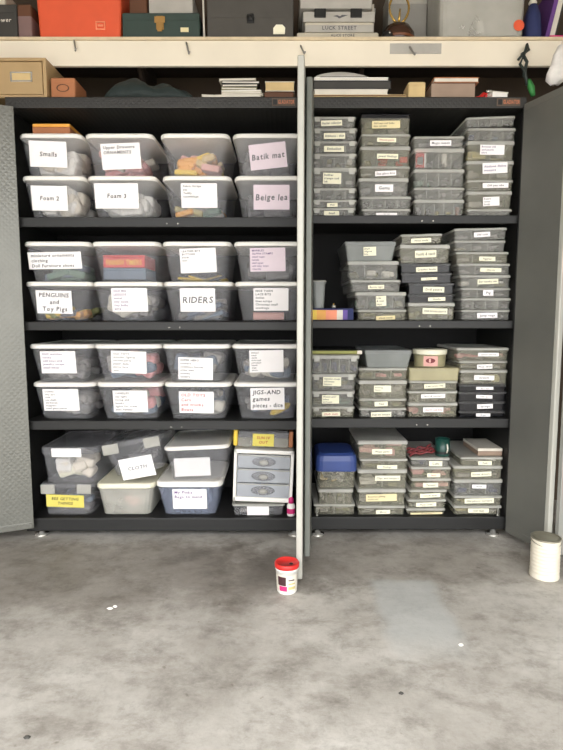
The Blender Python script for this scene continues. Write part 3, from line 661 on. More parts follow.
# per stack: (shelf, stack, front y, depth, [ (u0,u1,vtop, style, fill, dividers, label rect or None, text lines, kw, rot, desc) ... top to bottom ])
NL = None
def O(u0, u1, v, style='c', fill='m', nd=3, rect=None, lines=(), rot=0, desc=None, **kw): return (u0, u1, v, style, fill, nd, rect, lines, kw, rot, desc)
STK = [
 (0, 0, .02, .34, [
  O(311,356,116.5,'c','m',2,(321,120.5,342,126),['Feather collection'],paper='paper_cream'), O(311,357.5,128,'c','b',3,(324,133.2,345,139),['Ribbons - thin'],paper='paper_cream'),
  O(311,357.5,141,'c','m',3,(324,146.2,344,152),['Embellish'],paper='paper_cream'), O(311,357,153.3,'c','c',3), O(311,357,167.5,'c','m',2,(323,173,341,184),['Rubber','stamps and','ink'],paper='paper_cream'),
  O(311,357,188,'c','k',3), O(311,357,199.6,'c','m',3,(327,203,337.5,207),['Pins'],paper='paper_cream'), O(311,356,207.8,'c','m',3,(324,211,339,216),['Small'],paper='paper_cream')]),
 (0, 1, .015, .33, [
  O(360.5,411,113.8,'d','o',1,(372,121,400,128.5),['Old keys and locks','misc screws'],paper='paper_tan'), O(361,411,134,'o','o',2,(377,138,396,142.3),['Watch parts'],paper='paper_cream',ink='ink_red'),
  O(360.5,411,146,'o','r',2,(377,154,398,159),['Jewel findings'],paper='paper_cream'), O(359.5,410.5,166,'o','o',2,(375,171,396,176),['Sea glass bits']),
  O(358.5,409,177.8,'c','m',2,(375,184.5,393,192),['Gems']), O(360,411.5,196.4,'c','k',3), O(361.5,411,208.8,'c','m',1,(376,213,397,217),['Tiny tubes'])]),
 (0, 2, .02, .33, [
  O(413.5,465,136,'c','m',1,(430,140.5,451,146),['Magic beads'],rot=-.6), O(414,465,148.2,'c','m',3,desc='clear organizer with a red packet in it'), O(414,465,169,'c','g',3), O(414,465,187.3,'c','m',3),
  O(414.5,465,199.4,'c','w',4)]),
 (0, 3, .02, .33, [
  O(466.5,516,116.2,'c','m',3,rot=-2.2), O(467.5,516.5,127.8,'c','b',3,desc='clear organizer with blue and orange bits'), O(467.5,515,140.8,'o','s',1,(480,145,504,155),['Buttons old','and pearls','shirt'],ink='ink_violet'),
  O(466.5,514.5,160.5,'o','o',1,(482.5,162.8,507,173.5),['Abalone dishes','mosaics'],ink='ink_violet'), O(467,513.5,179.8,'o','m',2,(482.5,183,508,188),['Old pen nibs']),
  O(467,512.5,191,'o','s',1,(483,197,499,206),['Rulers','tacks','brads']), O(467,512.5,209,'c','m',3)]),
 (1, 1, .03, .32, [
  O(344.5,396.5,241.3,'t','m',1,(363.5,247,376,255.8),['Small','filigree','bits'],paper='paper_cream'), O(347.5,399,261,'c','c',2), O(350,401,279.8,'c','o',1,(368,285,384,289),['Bottle tops'],paper='paper_cream'),
  O(355,406.5,292,'c','g',3,(376,296,386,306),['Lids','& bits','caps'],paper='paper_cream'), O(357.5,407,309.6,'o','o',1,(376,315.8,395,320.5),['Clock hands'],paper='paper_tan')]),
 (1, 2, .03, .32, [
  O(401,443,233.8,'o','o',1,(411,238.3,431,242.8),['Wire tools'],paper='paper_cream',rot=-1.5), O(399.5,450.5,244.6,'o','o',2,(415,250.5,436,257.5),['Fossils & teeth'],paper='paper_cream'),
  O(400.5,452,263.4,'k','k',0,(416,267,437,272),['Crochet hooks'],paper='paper_cream'), O(401,453,272.6,'k','k',0,(421,277.5,437,280.2),['Scissors'],paper='paper_cream'), O(408,455,283,'k','k',1,(423,287,444,292.3),['Drill points'],paper='paper_cream'),
  O(408,455,294.2,'k','k',1,(428,297.3,445,301),['Needles'],paper='paper_cream'), O(408,455.5,302.6,'o','s',2,(422.5,308.3,447,314),['Old brass parts'],paper='paper_cream',desc='organizer with yellow bits at its end')]),
 (1, 3, .03, .32, [
  O(454.5,507.5,227.8,'c','m',2,(474,232.2,490,237),['Old coin'],rot=-1.2), O(454.5,506,240.3,'c','c',2), O(455.5,509,251.8,'o','o',2,(479,256.7,495,261),['Figures'],paper='paper_cream'), O(458,510.5,263.5,'c','m',2,(480,268,501,272),['Charms'],paper='paper_cream'),
  O(460,511,275,'c','c',2,(477.5,279,498,284),['Ear hooks set'],paper='paper_cream',desc='organizer with a white lump near its end'), O(461,511.5,287.8,'c','m',2,(483,290,493,295.7),['Pig']), O(461,511.5,298,'c','k',3), O(461,511.5,309.8,'c','k',2,(477,312.8,497,318),['Jump rings'])]),
 (2, 0, .02, .33, [
  O(311,359.5,355,'c','b',4,desc='clear organizer with violet and pink tubes, under the flat folder'), O(311,356,373.8,'c','g',1,(323,377,341,386),['Alphabet stamps','old brass','letters'],paper='paper_cream'),
  O(311,355,391,'c','g',1,(322,395,339,403.5),['Watercolor','tubes','and pans'],paper='paper_cream'), O(311,355,406.5,'o','o',2,(322,411.8,340,416),['Chalk stubs'],paper='paper_cream',ink='ink_red')]),
 (2, 1, .03, .32, [
  O(364.5,412.5,350,'t','c',3,desc='pale blue frosted tub'), O(358.5,408,368,'o','p',2), O(358.5,407.5,380.4,'o','o',2,(374,385.5,391,392),['Printing','blocks'],paper='paper_cream'),
  O(359,407,398.6,'o','g',2,(374.5,401.5,387.5,406.2),['Tins'],paper='paper_cream'), O(359,407,408,'c','m',2,(371,412,391,417),['Rub-on letters'],paper='paper_cream')]),
 (2, 2, .03, .32, [
  O(409,460,367.8,'b',None,4,desc='beige organizer with dividers'), O(409,458,381,'o','o',1,(424,383.8,445,388),['Leaf print foil'],paper='paper_cream'), O(408,458,391,'o','m',4,(421,394,445,398),['Nuts & washers']), O(408,458,402.8,'o','p',2,(423,407.3,443,412),['Charm red bits'],ink='ink_red')]),
 (2, 3, .03, .32, [
  O(456.5,510,347.8,'o','p',1,(478,352.8,498.5,356.3),['Glitter and foil']), O(459,510,360.8,'o','o',1,(477,364.3,492,368.8),['Wax seals']), O(460,508.5,370,'o','s',1,(474,375.3,494,380),['Eyelets']),
  O(458.5,508,384.3,'k','k',0,(476,386.8,493,389.6),['Micro bits']), O(458.5,508,391.8,'k','k',0,(476,395,492,398.3),['Gear set']), O(458.5,507.5,401.5,'k','k',0,(477,404,492.5,408.5),['Springs']), O(459,507.5,411,'k','k',0,(476,413.3,490,416.5),['Hinges'])]),
 (3, 0, .03, .32, [
  O(318,353.5,489.5,'o','o',3,desc='short clear organizer under the blue-lidded tub'), O(313.5,355.5,504.3,'o','s',1,desc='clear organizer with yellow at one end')]),
 (3, 1, .03, .32, [
  O(357.5,408,440.8,'o','p',1,(372,449,392,454),['Wax pens'],paper='paper_cream'), O(360,408,459,'o','o',1,(377,465,397,468.7),['Findings'],paper='paper_cream'), O(358,407.5,469.6,'o','c',1,(375,475.5,400,480.5),['Clips and hangers'],paper='paper_cream'),
  O(357.5,406,489,'o','o',1,(366,494,396.5,501),['Beeswax gilding','stylus set'],paper='paper_tan'), O(357.5,405,506,'o','m',1,(376,509.8,390,513.7),['Metal'],paper='paper_cream')]),
 (3, 2, .03, .32, [
  O(411,450,458,'c','b',1,(429,461,442,466),['Cabs'],paper='paper_cream'), O(411,451.5,467,'o','p',1,(427,473.2,440,477),['Nails'],paper='paper_cream',ink='ink_red'), O(411,451.5,478.6,'o','p',1,(423,482.7,438,487.2),['Tassels'],paper='paper_cream',desc='organizer with pink bits'),
  O(409,447,490,'o','g',1,(420,493.3,440,497.3),['Screw eyes'],paper='paper_cream'), O(407.5,446.5,499.6,'o','m',1,(416,502.3,436,506.3),['Hasp tools'],paper='paper_cream'), O(406.5,445.5,508.6,'o','o',0,(410.5,512.3,442,516.5),['Printed linen tape roll'],paper='paper_tan')]),
 (3, 3, .03, .32, [
  O(460.5,503,457.3,'o','c',0,(478,461,491.5,465),['Pulls'],paper='paper_cream'), O(453.5,503,466,'o','o',1,(471,471.7,491,476.3),['Screw drivers'],paper='paper_cream'), O(454,503,479.6,'c','b',2,(472,484.5,486,488.2),['Brads'],desc='organizer with blue tint and two white cards'),
  O(454,503.5,496,'o','s',1,(464.5,498.3,493.5,503),['Old photo corners'],paper='paper_cream'), O(453.5,503,506,'o','s',1,(468,508.3,488.5,512.6),['Old tags'],paper='paper_cream')]),
]
sd = 100
STACK_TOP = {}
for (ri, si, yf, dep, boxes) in STK:
    zprev = SH_R[ri] + .0015
    for k in range(len(boxes) - 1, -1, -1):
        u0, u1, v, style, fillk, nd, rect, lines, kw, rot, desc = boxes[k]
        y = yf + rnd.uniform(-.004, .008); sd += 1
        z1 = zf(v, y); vm = v + 6
        x0 = max(at(u0, vm, y).x, XR0 + .0145); x1 = min(at(u1, vm, y).x, XR1 - .0145)
        where = f'{ORD[k]}, {STACKN[si]}, {RNAME[ri]}'
        base = {'c': 'clear organizer', 'o': 'olive-tinted clear organizer', 'b': 'beige organizer', 'k': 'black organizer', 't': 'frosted tub', 'd': 'dark-lidded organizer'}[style]
        if desc is None: desc = base + (f' with a strip label' if rect and len(lines) == 1 else f' with a lined label' if rect else ' without a label')
        lift = abs(math.sin(R(rot))) * (x1 - x0) / 2
        root = organizer(x0, x1, zprev + lift, z1 if not rot else z1 - lift * .2, y, dep + rnd.uniform(-.01, .01), style, where, desc, fillk, nd, R(rot), sd, f'organizers on the {RNAME[ri]} of the narrower cabinet', latches=(si == 0 and ri in (0, 2)))
        if rect:
            a, b_ = at(rect[0], rect[1], y), at(rect[2], rect[3], y)
            lo_ = max(b_.z, root.location.z + .0015); b_.z = lo_
            loc = Vector(((a.x + b_.x) / 2, 0, (a.z + b_.z) / 2)) - Vector(root.location)
            loc.y = -(y * 0 + (Vector(root.location).y - y)) - .0022
            make_label(root, loc, 0, b_.x - a.x, a.z - b_.z, rnd.uniform(-.03, .05), list(lines), **dict(dict(size=1.9 if len(lines) == 1 else 1.0), **kw))
        zprev = z1 + .0012 + lift * .8
    STACK_TOP[(ri, si)] = zprev
def simple(name, label, cat, loc, parts, rot=(0, 0, 0), group=None):
    """a thing made of (part name, mesh builder, material, smooth) around its base"""
    r = empty(name, loc, rot); tag(r, label, cat, group)
    for p in parts: p[1].build(p[0], [M[k] for k in p[2]] if isinstance(p[2], (list, tuple)) else M[p[2]], r, smooth=p[3] if len(p) > 3 else False)
    return r
# red packet in the third stack of the upper shelf
def inside(u0, v0, u1, v1, y, name, label, cat, m, m2=None, d=.02):
    a, b = at(u0, v0, y), at(u1, v1, y)
    w, h = (b.x - a.x) / 2, a.z - b.z
    parts = [('packet', MB().box(-w, w, 0, d, 0, h, 0, .002), m)]
    if m2: parts.append(('packet_edge', MB().box(w * .7, w, -.0015, -.0003, 0, h, 0, .0), m2))
    return simple(name, label, cat, ((a.x + b.x) / 2, y, b.z), parts)
def tray_z(ri, si, k):
    for t in STK:
        if t[0] == ri and t[1] == si: return zf(t[4][k][2], t[2])
inside(416.3, 150.5, 425.5, 167.2, .033, 'card_packet', 'red packet with white edge standing in a clear organizer', 'packet', 'red', 'white')
inside(442.5, 151.5, 446.5, 166.5, .04, 'white_tube', 'white tube standing in the organizer with the red packet', 'tube', 'cloudy')

# second shelf, at the door: little tub on a rainbow box
zs = SH_R[1] + .0015
a, b = at(311, 308.3, .03), at(353.5, 320.4, .03)
w, h = (b.x - max(a.x, XR0 + .0145)) / 2, a.z - zs
bx = max(a.x, XR0 + .0145) + w
p = []
g = MB(); m_ = ['yellow', 'orange_stick', 'orange_light', 'cloudy', 'rainbow_violet', 'navy']
cuts = [-1, -.72, -.3, .22, .5, .72, 1]
g = MB().box(-w, w, -.12, .12, 0, h, 0, .003); p.append(('box_body', g, 'navy'))
g = MB()
for i in range(6): g.box(cuts[i] * w, cuts[i + 1] * w, -.1215, -.1203, .002, h * .86, i)
text_into(t := MB(), 'PAINTS', 0, 0, w * .5, h * .4, 2, 0, shear=0)
p.append(('printed_front', g, m_))
simple('paint_box', 'rainbow printed box, yellow to violet, lying beside the stacks', 'box', (bx, .155, zs), p)
zr = zs + h
a, b = at(311.5, 279.8, .04), at(327, 307, .04)
x0 = max(a.x, XR0 + .0145); bt = make_bin(x0, b.x, zr + .0012, a.z, .045, 'small frosted tub standing on the rainbow box', None, depth=.1, lt=.008, tp=.005, body='org_tub', lid='org_lid', r=.012, cat='tub', name='small_tub')
kn = at(334, 305, .06)
simple('glass_knob', 'tiny shiny knob lying on the rainbow box', 'knob', (kn.x, .07, zr + .001), [('knob', MB().lathe([(.006, 0), (.010, .006), (.007, .013), (.002, .015)], n=16), 'chrome', True), ('knob_stem', MB().lathe([(.003, .0152), (.003, .02)], n=10), 'gold', True)])
# third shelf: flat folder on the first stack, round tub on the third
z = STACK_TOP[(2, 0)]
w = (at(362, 350, .02).x - (XR0 + .0145)) / 2
simple('flat_folder', 'yellow-green flat folder lying on the leftmost stack, third shelf', 'folder', (XR0 + .0145 + w, .18, z + .0005), [
    ('cover', MB().box(-w, w, -.16, .14, 0, .003, 0, .001), 'olive'), ('papers', MB().box(-w + .004, w - .004, -.158, .138, .0033, .016, 0, .002), 'lime'), ('cover', MB().box(-w, w - .01, -.155, .14, .0163, .019, 0, .001), 'black'), ('corner_tab', MB().box(w - .02, w, -.162, -.1585, .003, .017), 'cloudy')])
z = STACK_TOP[(2, 2)]
pc = at(432.5, 360, .06); rr_ = (at(449.5, 360, .06).x - at(415.5, 360, .06).x) / 2
h = zf(349.8, .04) - z
rt_ = simple('round_tub', 'round cream tub with pink oval label on the beige organizer', 'tub', (pc.x, .035 + rr_, z), [
    ('tub_body', MB().lathe([(rr_ * .88, 0), (rr_ * .9, .004), (rr_ * .95, h * .7)], n=36), 'org_beige', True),
    ('lid', MB().lathe([(rr_ * .97, h * .7 + .0005), (rr_, h * .74), (rr_, h * .97), (rr_ * .95, h)], n=36), 'cream', True)])
lb = MB(); n = 10; R1 = rr_ * .955
def arc(a0, a1, z0, z1, rad, m): 
    vs = []
    for i in range(n + 1):
        a = a0 + (a1 - a0) * i / n
        vs += [(rad * math.sin(a), -rad * math.cos(a), z0), (rad * math.sin(a), -rad * math.cos(a), z1)]
    lb.add(vs, [(2 * i, 2 * i + 2, 2 * i + 3, 2 * i + 1) for i in range(n)], m)
arc(-.62, .25, h * .06, h * .64, R1 + .001, 0)
vs = []
for i in range(18):
    a = -.2 + .28 * math.cos(2 * math.pi * i / 18)
    vs.append(((R1 + .002) * math.sin(a), -(R1 + .002) * math.cos(a), h * (.38 + .14 * math.sin(2 * math.pi * i / 18))))
lb.add(vs, [tuple(range(18))], 1)
lb.build('label', [M['pinkbox'], M['maroon']], rt_)

# lowest shelf: blue-lidded tub, bunch of ribbon, mug, flat beige box
z = STACK_TOP[(3, 0)]
a, b = at(316, 454, .03), at(357, 489, .03)
x0 = max(a.x, XR0 + .0145)
h = a.z - z; w, cx = b.x - x0, (b.x + x0) / 2
dp = .24
simple('snack_tub', 'clear tub with domed blue lid, topmost at the near end of the lowest shelf', 'tub', (cx, .025 + dp / 2, z), [
    ('tub_body', MB().rings([rr(w * .86, dp * .86, 0, .02), rr(w * .9, dp * .9, .004, .02), rr(w * .95, dp * .95, h * .5, .02), rr(w * .95 - .005, dp * .95 - .005, h * .5, .02), rr(w * .88, dp * .88, .005, .02)]), 'org_olive'),
    ('lid', MB().rings([rr(w * .99, dp * .99, h * .5 + .0005, .025), rr(w, dp, h * .54, .03), rr(w, dp, h * .8, .03), rr(w * .95, dp * .95, h * .94, .03), rr(w * .82, dp * .82, h, .03)]), 'blue')])
heap('craft_bits', 'pale bits inside the blue-lidded tub', 'craft bits', cx - w * .38, cx + w * .38, .05, .05 + dp * .7, z + .007, z + h * .46, ['cloudy', 'murk', 'warm_card', 'murk2'], 16, (.02, .05), .6, 51)
z = STACK_TOP[(3, 2)]
pm = at(444.5, 448, .04); rm = (at(452, 448, .04).x - at(437.5, 448, .04).x) / 2; hm = zf(440, .04) - z
mug = MB().lathe([(rm * .9, 0), (rm, .004), (rm, hm), (rm - .004, hm), (rm - .004, .006)], n=28)
hd = MB().tube([(rm * .35 + .0 + .0 * i, -rm * .94 - .012 * math.sin(math.pi * i / 8), hm * (.25 + .5 * i / 8)) for i in range(9)], .0035)
simple('dark_mug', 'dark green glazed mug on the third stack, lowest shelf', 'mug', (pm.x, .04 + rm, z), [('mug_body', mug, 'teal', True), ('handle', hd, 'cloudy', True), ('stripe', MB().lathe([(rm + .0006, hm * .15), (rm + .0006, hm * .3)], n=28, cap0=False, cap1=False), 'black', True)])
pr0, pr1 = at(410, 457, .03), at(434, 447, .05)
q = random.Random(4)
g = MB()
for i in range(5):
    y0 = .035 + i * .016
    g.tube([(pr0.x + (pr1.x - pr0.x) * t / 8, y0 + .005 * math.sin(t), z + .006 + (.010 + .012 * i / 5) * abs(math.sin(t * .9 + i)) + .002 * t) for t in range(9)], .0045, 6)
gk = tag(g.build('ribbon_bunch', M['maroon'], smooth=True), 'dark red ribbon bunch lying beside the dark mug', 'ribbon', None, 'stuff')
z = STACK_TOP[(3, 3)]
a, b = at(478, 448.5, .05), at(502, 457, .05)
w, h = (b.x - a.x) / 2, a.z - z
simple('flat_box', 'flat beige box on the rightmost stack, lowest shelf', 'box', ((a.x + b.x) / 2, .15, z + .0005), [('box_body', MB().box(-w, w, -.1, .1, 0, h * .6, 0, .002), 'taupe'), ('box_lid', MB().box(-w - .001, w + .001, -.101, .101, h * .6 + .0004, h, 0, .002), 'cloudy')])
# chrome pegs standing at the base corners
for (u, v, s, lab) in ((317, 517, 'R', 'small chrome peg at the base by the doors between the cabinets'), (498.5, 514, 'R', 'small chrome peg at the base by the grey door')):
    p_ = at(u, v, .012)
    simple('shelf_peg', lab, 'peg', (p_.x, .020, SH_R[3] + .001), [('peg_base', MB().lathe([(.006, 0), (.006, .003)], n=12), 'chrome', True), ('pin', MB().lathe([(.003, .0031), (.003, .035), (.002, .037)], n=10), 'chrome', True)])

# ------------------------------------------------------------------ overhead shelf and what is on it
YB = .12
ZS0, ZS1, ZS2 = zf(66, YB), zf(40.5, YB), zf(36.5, YB - .006)
sh = empty('wooden_shelf', (0, .3, ZS0)); tag(sh, 'long pale wooden shelf with deep front beam above both cabinets', 'shelf')
MB().box(-2.28, 2.28, YB - .3, YB - .3 + .018, 0, ZS1 - ZS0, 0, .002).build('front_beam', M['wood'], sh)
MB().box(-2.28, 2.28, YB - .29, .195, ZS1 - ZS0 + .0005, ZS2 - ZS0, 0, .002).build('shelf_board', M['dark_and_shaded_wood'], sh)  # dark colour stands in for the shade under the pale board
MB().box(-2.28, 2.28, YB - .306, YB - .2905, ZS1 - ZS0 + .0005, ZS2 - ZS0, 0, .002).build('edge_strip', M['wood_edge'], sh)  # front edge of the same board, left unshaded in its plywood colour
for x in (-1.6, -.62, .35, 1.45):
    g = MB(); g.box(x - .02, x + .02, .155, .19, -.14, ZS1 - ZS0 - .001); g.box(x - .02, x + .02, YB - .255, .155, ZS1 - ZS0 - .05, ZS1 - ZS0 - .001)
    g.tube([(x, .16, -.12), (x, YB - .2, ZS1 - ZS0 - .05)], .014, 6)
    g.build('bracket', M['dark_and_shaded_wood'], sh)
for (u, v0, v1) in ((76, 40, 55), (188, 42, 58), (302, 45, 58), (411, 46, 59)):
    a, b = at(u - 1.5, v0, YB), at(u + 1.5, v1, YB)
    MB().tube([(a.x, YB - .3 - .004, a.z - ZS0 - .004), (b.x, YB - .3 - .022, b.z - ZS0 + .012), (b.x + .002, YB - .3 - .03, b.z - ZS0 + .004), (b.x + .006, YB - .3 - .034, b.z - ZS0 + .012)], .0035, 8).build('hook', M['grey_mid'], sh, smooth=True)
a, b = at(390, 43.5, YB), at(441, 54, YB)
MB().add
g = MB(); k = 8
for i in range(k):
    xa, xb = a.x + (b.x - a.x) * i / k, a.x + (b.x - a.x) * (i + 1) / k
    g.box(xa, xb, YB - .3 - .003 - .0008 * (i % 2), YB - .3 - .0008, b.z - ZS0, a.z - ZS0 - .001)
g.build('tape_strip', M['carton_grey'], sh)
ZI = ZS2 + .001
YI = .135
def XI(u, v=20, y=YI): return at(u, v, y).x
def ZZ(v, y=YI): return zf(v, y)
def crate_box(name, label, cat, u0, u1, vt, m, m2=None, depth=.3, y=YI, taper=0., zbase=None, h=None, lidfrac=.3, extra=(), bev=.004):
    x0, x1 = XI(u0, y=y), XI(u1, y=y); zb_ = ZI if zbase is None else zbase
    h = (ZZ(vt, y) - zb_) if h is None else h
    w = x1 - x0
    hb = h * (1 - lidfrac)
    parts = [('box_body', MB().rings([rr(w - 2 * taper, depth - 2 * taper, 0, .006), rr(w - 2 * taper * lidfrac, depth - 2 * taper * lidfrac, hb, .006)]), m),
             ('box_lid', MB().rings([rr(w, depth, hb + .0006, .006), rr(w, depth, h - .004, .006), rr(w - .008, depth - .008, h, .006)]), m2 or m)]
    return simple(name, label, cat, ((x0 + x1) / 2, y + depth / 2, zb_), parts + list(extra)), w, h, depth
def wr(root, s, x, z, w, h, depth, m, off=.0015, name='lettering', shear=0):
    t = MB(); text_into(t, s, x, 0, w, h, 0, 0, shear=shear)
    t.v = [(a, -depth / 2 - off, z + b) for a, b, c in t.v]; return t.build(name, M[m], root)
# dark box with white script
bx, w, h, d = crate_box('game_carton', 'dark grey carton with white script at the shelf end', 'box', -22, 17, 4, 'charcoal', depth=.3, lidfrac=.25)
wr(bx, 'flower', w * .12, ZZ(20) - ZI, w * .5, .022, d, 'ink_white', shear=.2)
bx2, w, h, d = crate_box('small_carton', 'light box lying on the dark script carton', 'box', -20, 6, 0, 'carton', depth=.2, y=YI + .01, zbase=ZI + h + .001, h=.06)
bx, w, h, d = crate_box('picture_book', 'mauve brown upright book between dark carton and orange crate', 'book', 17.5, 31.5, 4, 'mauve', 'brown', depth=.22, lidfrac=.35)
# orange crate
x0, x1 = XI(37.5), XI(121)
w, d, h = x1 - x0, .3, .34
crate = simple('file_crate', 'tall red-orange plastic crate on the overhead shelf', 'crate', ((x0 + x1) / 2, YI + d / 2, ZI), [
    ('crate_body', MB().rings([rr(w - .01, d, 0, .012), rr(w - .004, d, .06, .012), rr(w + .02, d + .01, h, .012), rr(w + .012, d + .002, h, .012), rr(w - .016, d - .012, .01, .012)]), 'orange'),
    ('rim', MB().rings([rr(w + .034, d + .024, h - .02, .014), rr(w + .034, d + .024, h + .002, .014), rr(w + .022, d + .012, h + .002, .014), rr(w + .022, d + .012, h - .02, .014), rr(w + .034, d + .024, h - .02, .014)], cap0=False, cap1=False), 'orange_dark')])
g = MB(); cxm, czm = XI(100.5) - crate.location.x, ZZ(26) - ZI
for (dx0, dx1, dz0, dz1) in ((-.02, .02, .012, .017), (-.02, -.015, -.012, .012), (.015, .02, -.012, .012), (-.02, .02, -.017, -.012), (-.011, .011, -.004, .004)):
    g.box(cxm + dx0, cxm + dx1, -d / 2 - .006, -d / 2 - .0008, czm + dz0, czm + dz1, 0, .001)
g.build('emblem', M['orange_light'], crate)
# green strongbox
gb, w, h, d = crate_box('metal_strongbox', 'dark green metal box with brass latch', 'box', 122, 199.5, 12.5, 'green_box', lidfrac=.3)
g = MB(); lx, lz = XI(160) - gb.location.x, ZZ(25) - ZI
g.box(lx - .016, lx + .016, -d / 2 - .006, -d / 2 - .0005, lz - .02, lz + .034, 0, .003); g.box(lx - .022, lx + .022, -d / 2 - .009, -d / 2 - .0065, lz + .005, lz + .03, 0, .002); g.box(lx - .01, lx + .01, -d / 2 - .012, -d / 2 - .0095, lz - .03, lz + .005, 0, .002)
g.build('latch', M['brass'], gb)
g = MB(); lx, lz = XI(184.5) - gb.location.x, ZZ(30) - ZI
g.box(lx - .017, lx + .017, -d / 2 - .003, -d / 2 - .0005, lz - .009, lz + .009, 0, .001); g.build('tag', M['paper_tan'], gb)
crate_box('white_carton', 'off-white carton lying on the green metal box', 'box', 149, 193, 0, 'carton_grey', zbase=ZI + h + .001, h=.09, depth=.22, y=YI + .02)
crate_box('brown_carton', 'brown carton on the green metal box beside the orange crate', 'box', 129.5, 147, 0, 'brown', zbase=ZI + h + .001, h=.09, depth=.2, y=YI + .02)
# upright rod
xr = XI(203)
simple('white_rod', 'thin white rod leaning between green box and grey case', 'rod', (xr, YI + .02, ZI), [('rod', MB().tube([(.002, 0, .004), (-.004, .01, .26)], .0042, 8), 'cloudy', True), ('tip', MB().tube([(-.0045, .0103, .2605), (-.005, .011, .28)], .005, 8), 'black', True)])
# grey case
cs, w, h, d = crate_box('projector_case', 'large dark grey hinged case with black latch and cream tag', 'case', 207, 293.5, -16, 'case_grey', lidfrac=.62, depth=.32)
g = MB(); lx, lz = XI(250.5) - cs.location.x, ZZ(19.5) - ZI
g.box(lx - .015, lx + .015, -d / 2 - .008, -d / 2 - .0005, lz - .016, lz + .02, 0, .005); g.lathe([(.008, 0), (.010, .005), (.004, .009)], n=14)
g.v[-42:] = [(v[0] + lx, -d / 2 - .009 - v[2], v[1] + lz) for v in g.v[-42:]]
g.build('latch', M['black'], cs)
g = MB(); lx, lz = XI(279) - cs.location.x, ZZ(30) - ZI
g.rings([[(lx + sx, -d / 2 - e, lz + sz) for sx, sz in ((-.024, -.017), (.024, -.017), (.026, .008), (.014, .02), (-.012, .02), (-.024, .006))] for e in (.0006, .003)])
g.build('tag', M['paper_cream'], cs)
# white flat cartons
c1, w, h1, d = crate_box('long_carton', 'long flat white carton lowest under the strapped carton', 'box', 297, 379, 32.2, 'carton', depth=.28, lidfrac=.4)
wr(c1, 'ALICE STORE', .02, h1 * .5, w * .5, h1 * .55, d, 'ink_grey')
z = ZI + h1 + .001
c2, w, h2, d = crate_box('middle_carton', 'grey-white lettered carton between the long and strapped cartons', 'box', 305, 374, 22, 'carton_grey', 'carton', depth=.27, zbase=z, lidfrac=.3)
wr(c2, 'LUCK STREET', 0, h2 * .4, w * .55, h2 * .5, d, 'ink_grey')
z += h2 + .001
c3, w, h3, d = crate_box('strapped_carton', 'grey carton with two black clips and a bird emblem', 'box', 303, 375, 11, 'carton_grey', depth=.27, zbase=z, lidfrac=.3)
for uu in (320, 356):
    lx = XI(uu) - c3.location.x
    MB().box(lx - .024, lx + .024, -d / 2 - .006, -d / 2 - .0005, h3 * .35, h3 + .008, 0, .002).build('clip', M['black'], c3)
g = MB(); lx = XI(340) - c3.location.x
pts = [(-.03, .004), (-.012, .008), (0, .003), (.008, .009), (.034, .008), (.02, .003), (.006, -.002), (-.004, -.006), (-.012, .0)]
g.add([(lx + x, -d / 2 - .0015, h3 * .42 + z_) for x, z_ in pts], [tuple(range(len(pts)))]); g.build('emblem', M['ink_grey'], c3)
z += h3 + .010
c4, w, h, d = crate_box('grey_tray', 'grey plastic tray on the strapped carton', 'tray', 300, 372, 0, 'carton_grey', 'grey_mid', depth=.25, zbase=z, h=.09, lidfrac=.2)
simple('pink_pouch', 'pink pouch lying against the grey tray', 'pouch', (XI(347), YI + .05, z + .0915), [('pouch_body', MB().rings([rr(.075, .02, 0, .009), rr(.08, .024, .02, .01), rr(.075, .012, .05, .005)]), 'pink'), ('pouch_flap', MB().box(-.035, .035, -.0145, -.0125, .015, .048, 0, .0006), 'pinkbox')])
# leaning pale file by the trophy
fx = empty('file_folder', (XI(376.5), YI + .2, ZI), (0, R(4), 0)); tag(fx, 'pale plastic folder leaning by the white cartons', 'folder')
MB().box(-.004, .004, 0, .22, .001, .24, 0, .002).build('cover', M['cloudy'], fx); MB().box(.0045, .012, .004, .21, .001, .225, 0, .002).build('sheets', M['carton_grey'], fx)
# trophy: gold loop on dark base
tr = empty('gold_trophy', (XI(402), YI + .085, ZI)); tag(tr, 'gold wire loop trophy on a dark brown glossy base', 'trophy')
MB().lathe([(.06, 0), (.072, .02), (.07, .054), (.05, .084), (.02, .096)], n=28).build('base', M['trophy_base'], tr, smooth=True)
MB().lathe([(.0725, .022), (.078, .027), (.0725, .032)], n=28, cap0=False, cap1=False).build('base_band', M['wood_brown'], tr, smooth=True)
for s in (-1, 1): MB().tube([(s * (.012 + .03 * math.sin(math.pi * i / 12) ** .8), -.02 + .002 * s, .094 + .12 * i / 12) for i in range(13)], .005, 8).build('loop_arm', M['gold'], tr, smooth=True)
MB().tube([(0, -.018, .094), (.004, -.02, .15)], [.007, .003], 8).build('spindle', M['gold'], tr, smooth=True)
q_ = empty('black_headphones', (XI(388), YI + .012, ZI)); tag(q_, 'small black dome with bright rivet beside the trophy base', 'gadget')
MB().lathe([(.024, 0), (.026, .01), (.018, .03), (.006, .036)], n=20).build('dome', M['black'], q_, smooth=True)
MB().lathe([(.004, 0), (.004, .003), (.001, .005)], n=10).xf(Matrix.Translation((.006, -.024, .018)) @ Matrix.Rotation(R(90), 4, 'X')).build('rivet', M['chrome'], q_, smooth=True)
q_.name = 'black_gadget'
crate_box('taupe_carton', 'taupe carton standing behind the trophy', 'box', 388, 427, -10, 'grey_mid', 'carton_grey', y=YI + .18, depth=.14, lidfrac=.2, )
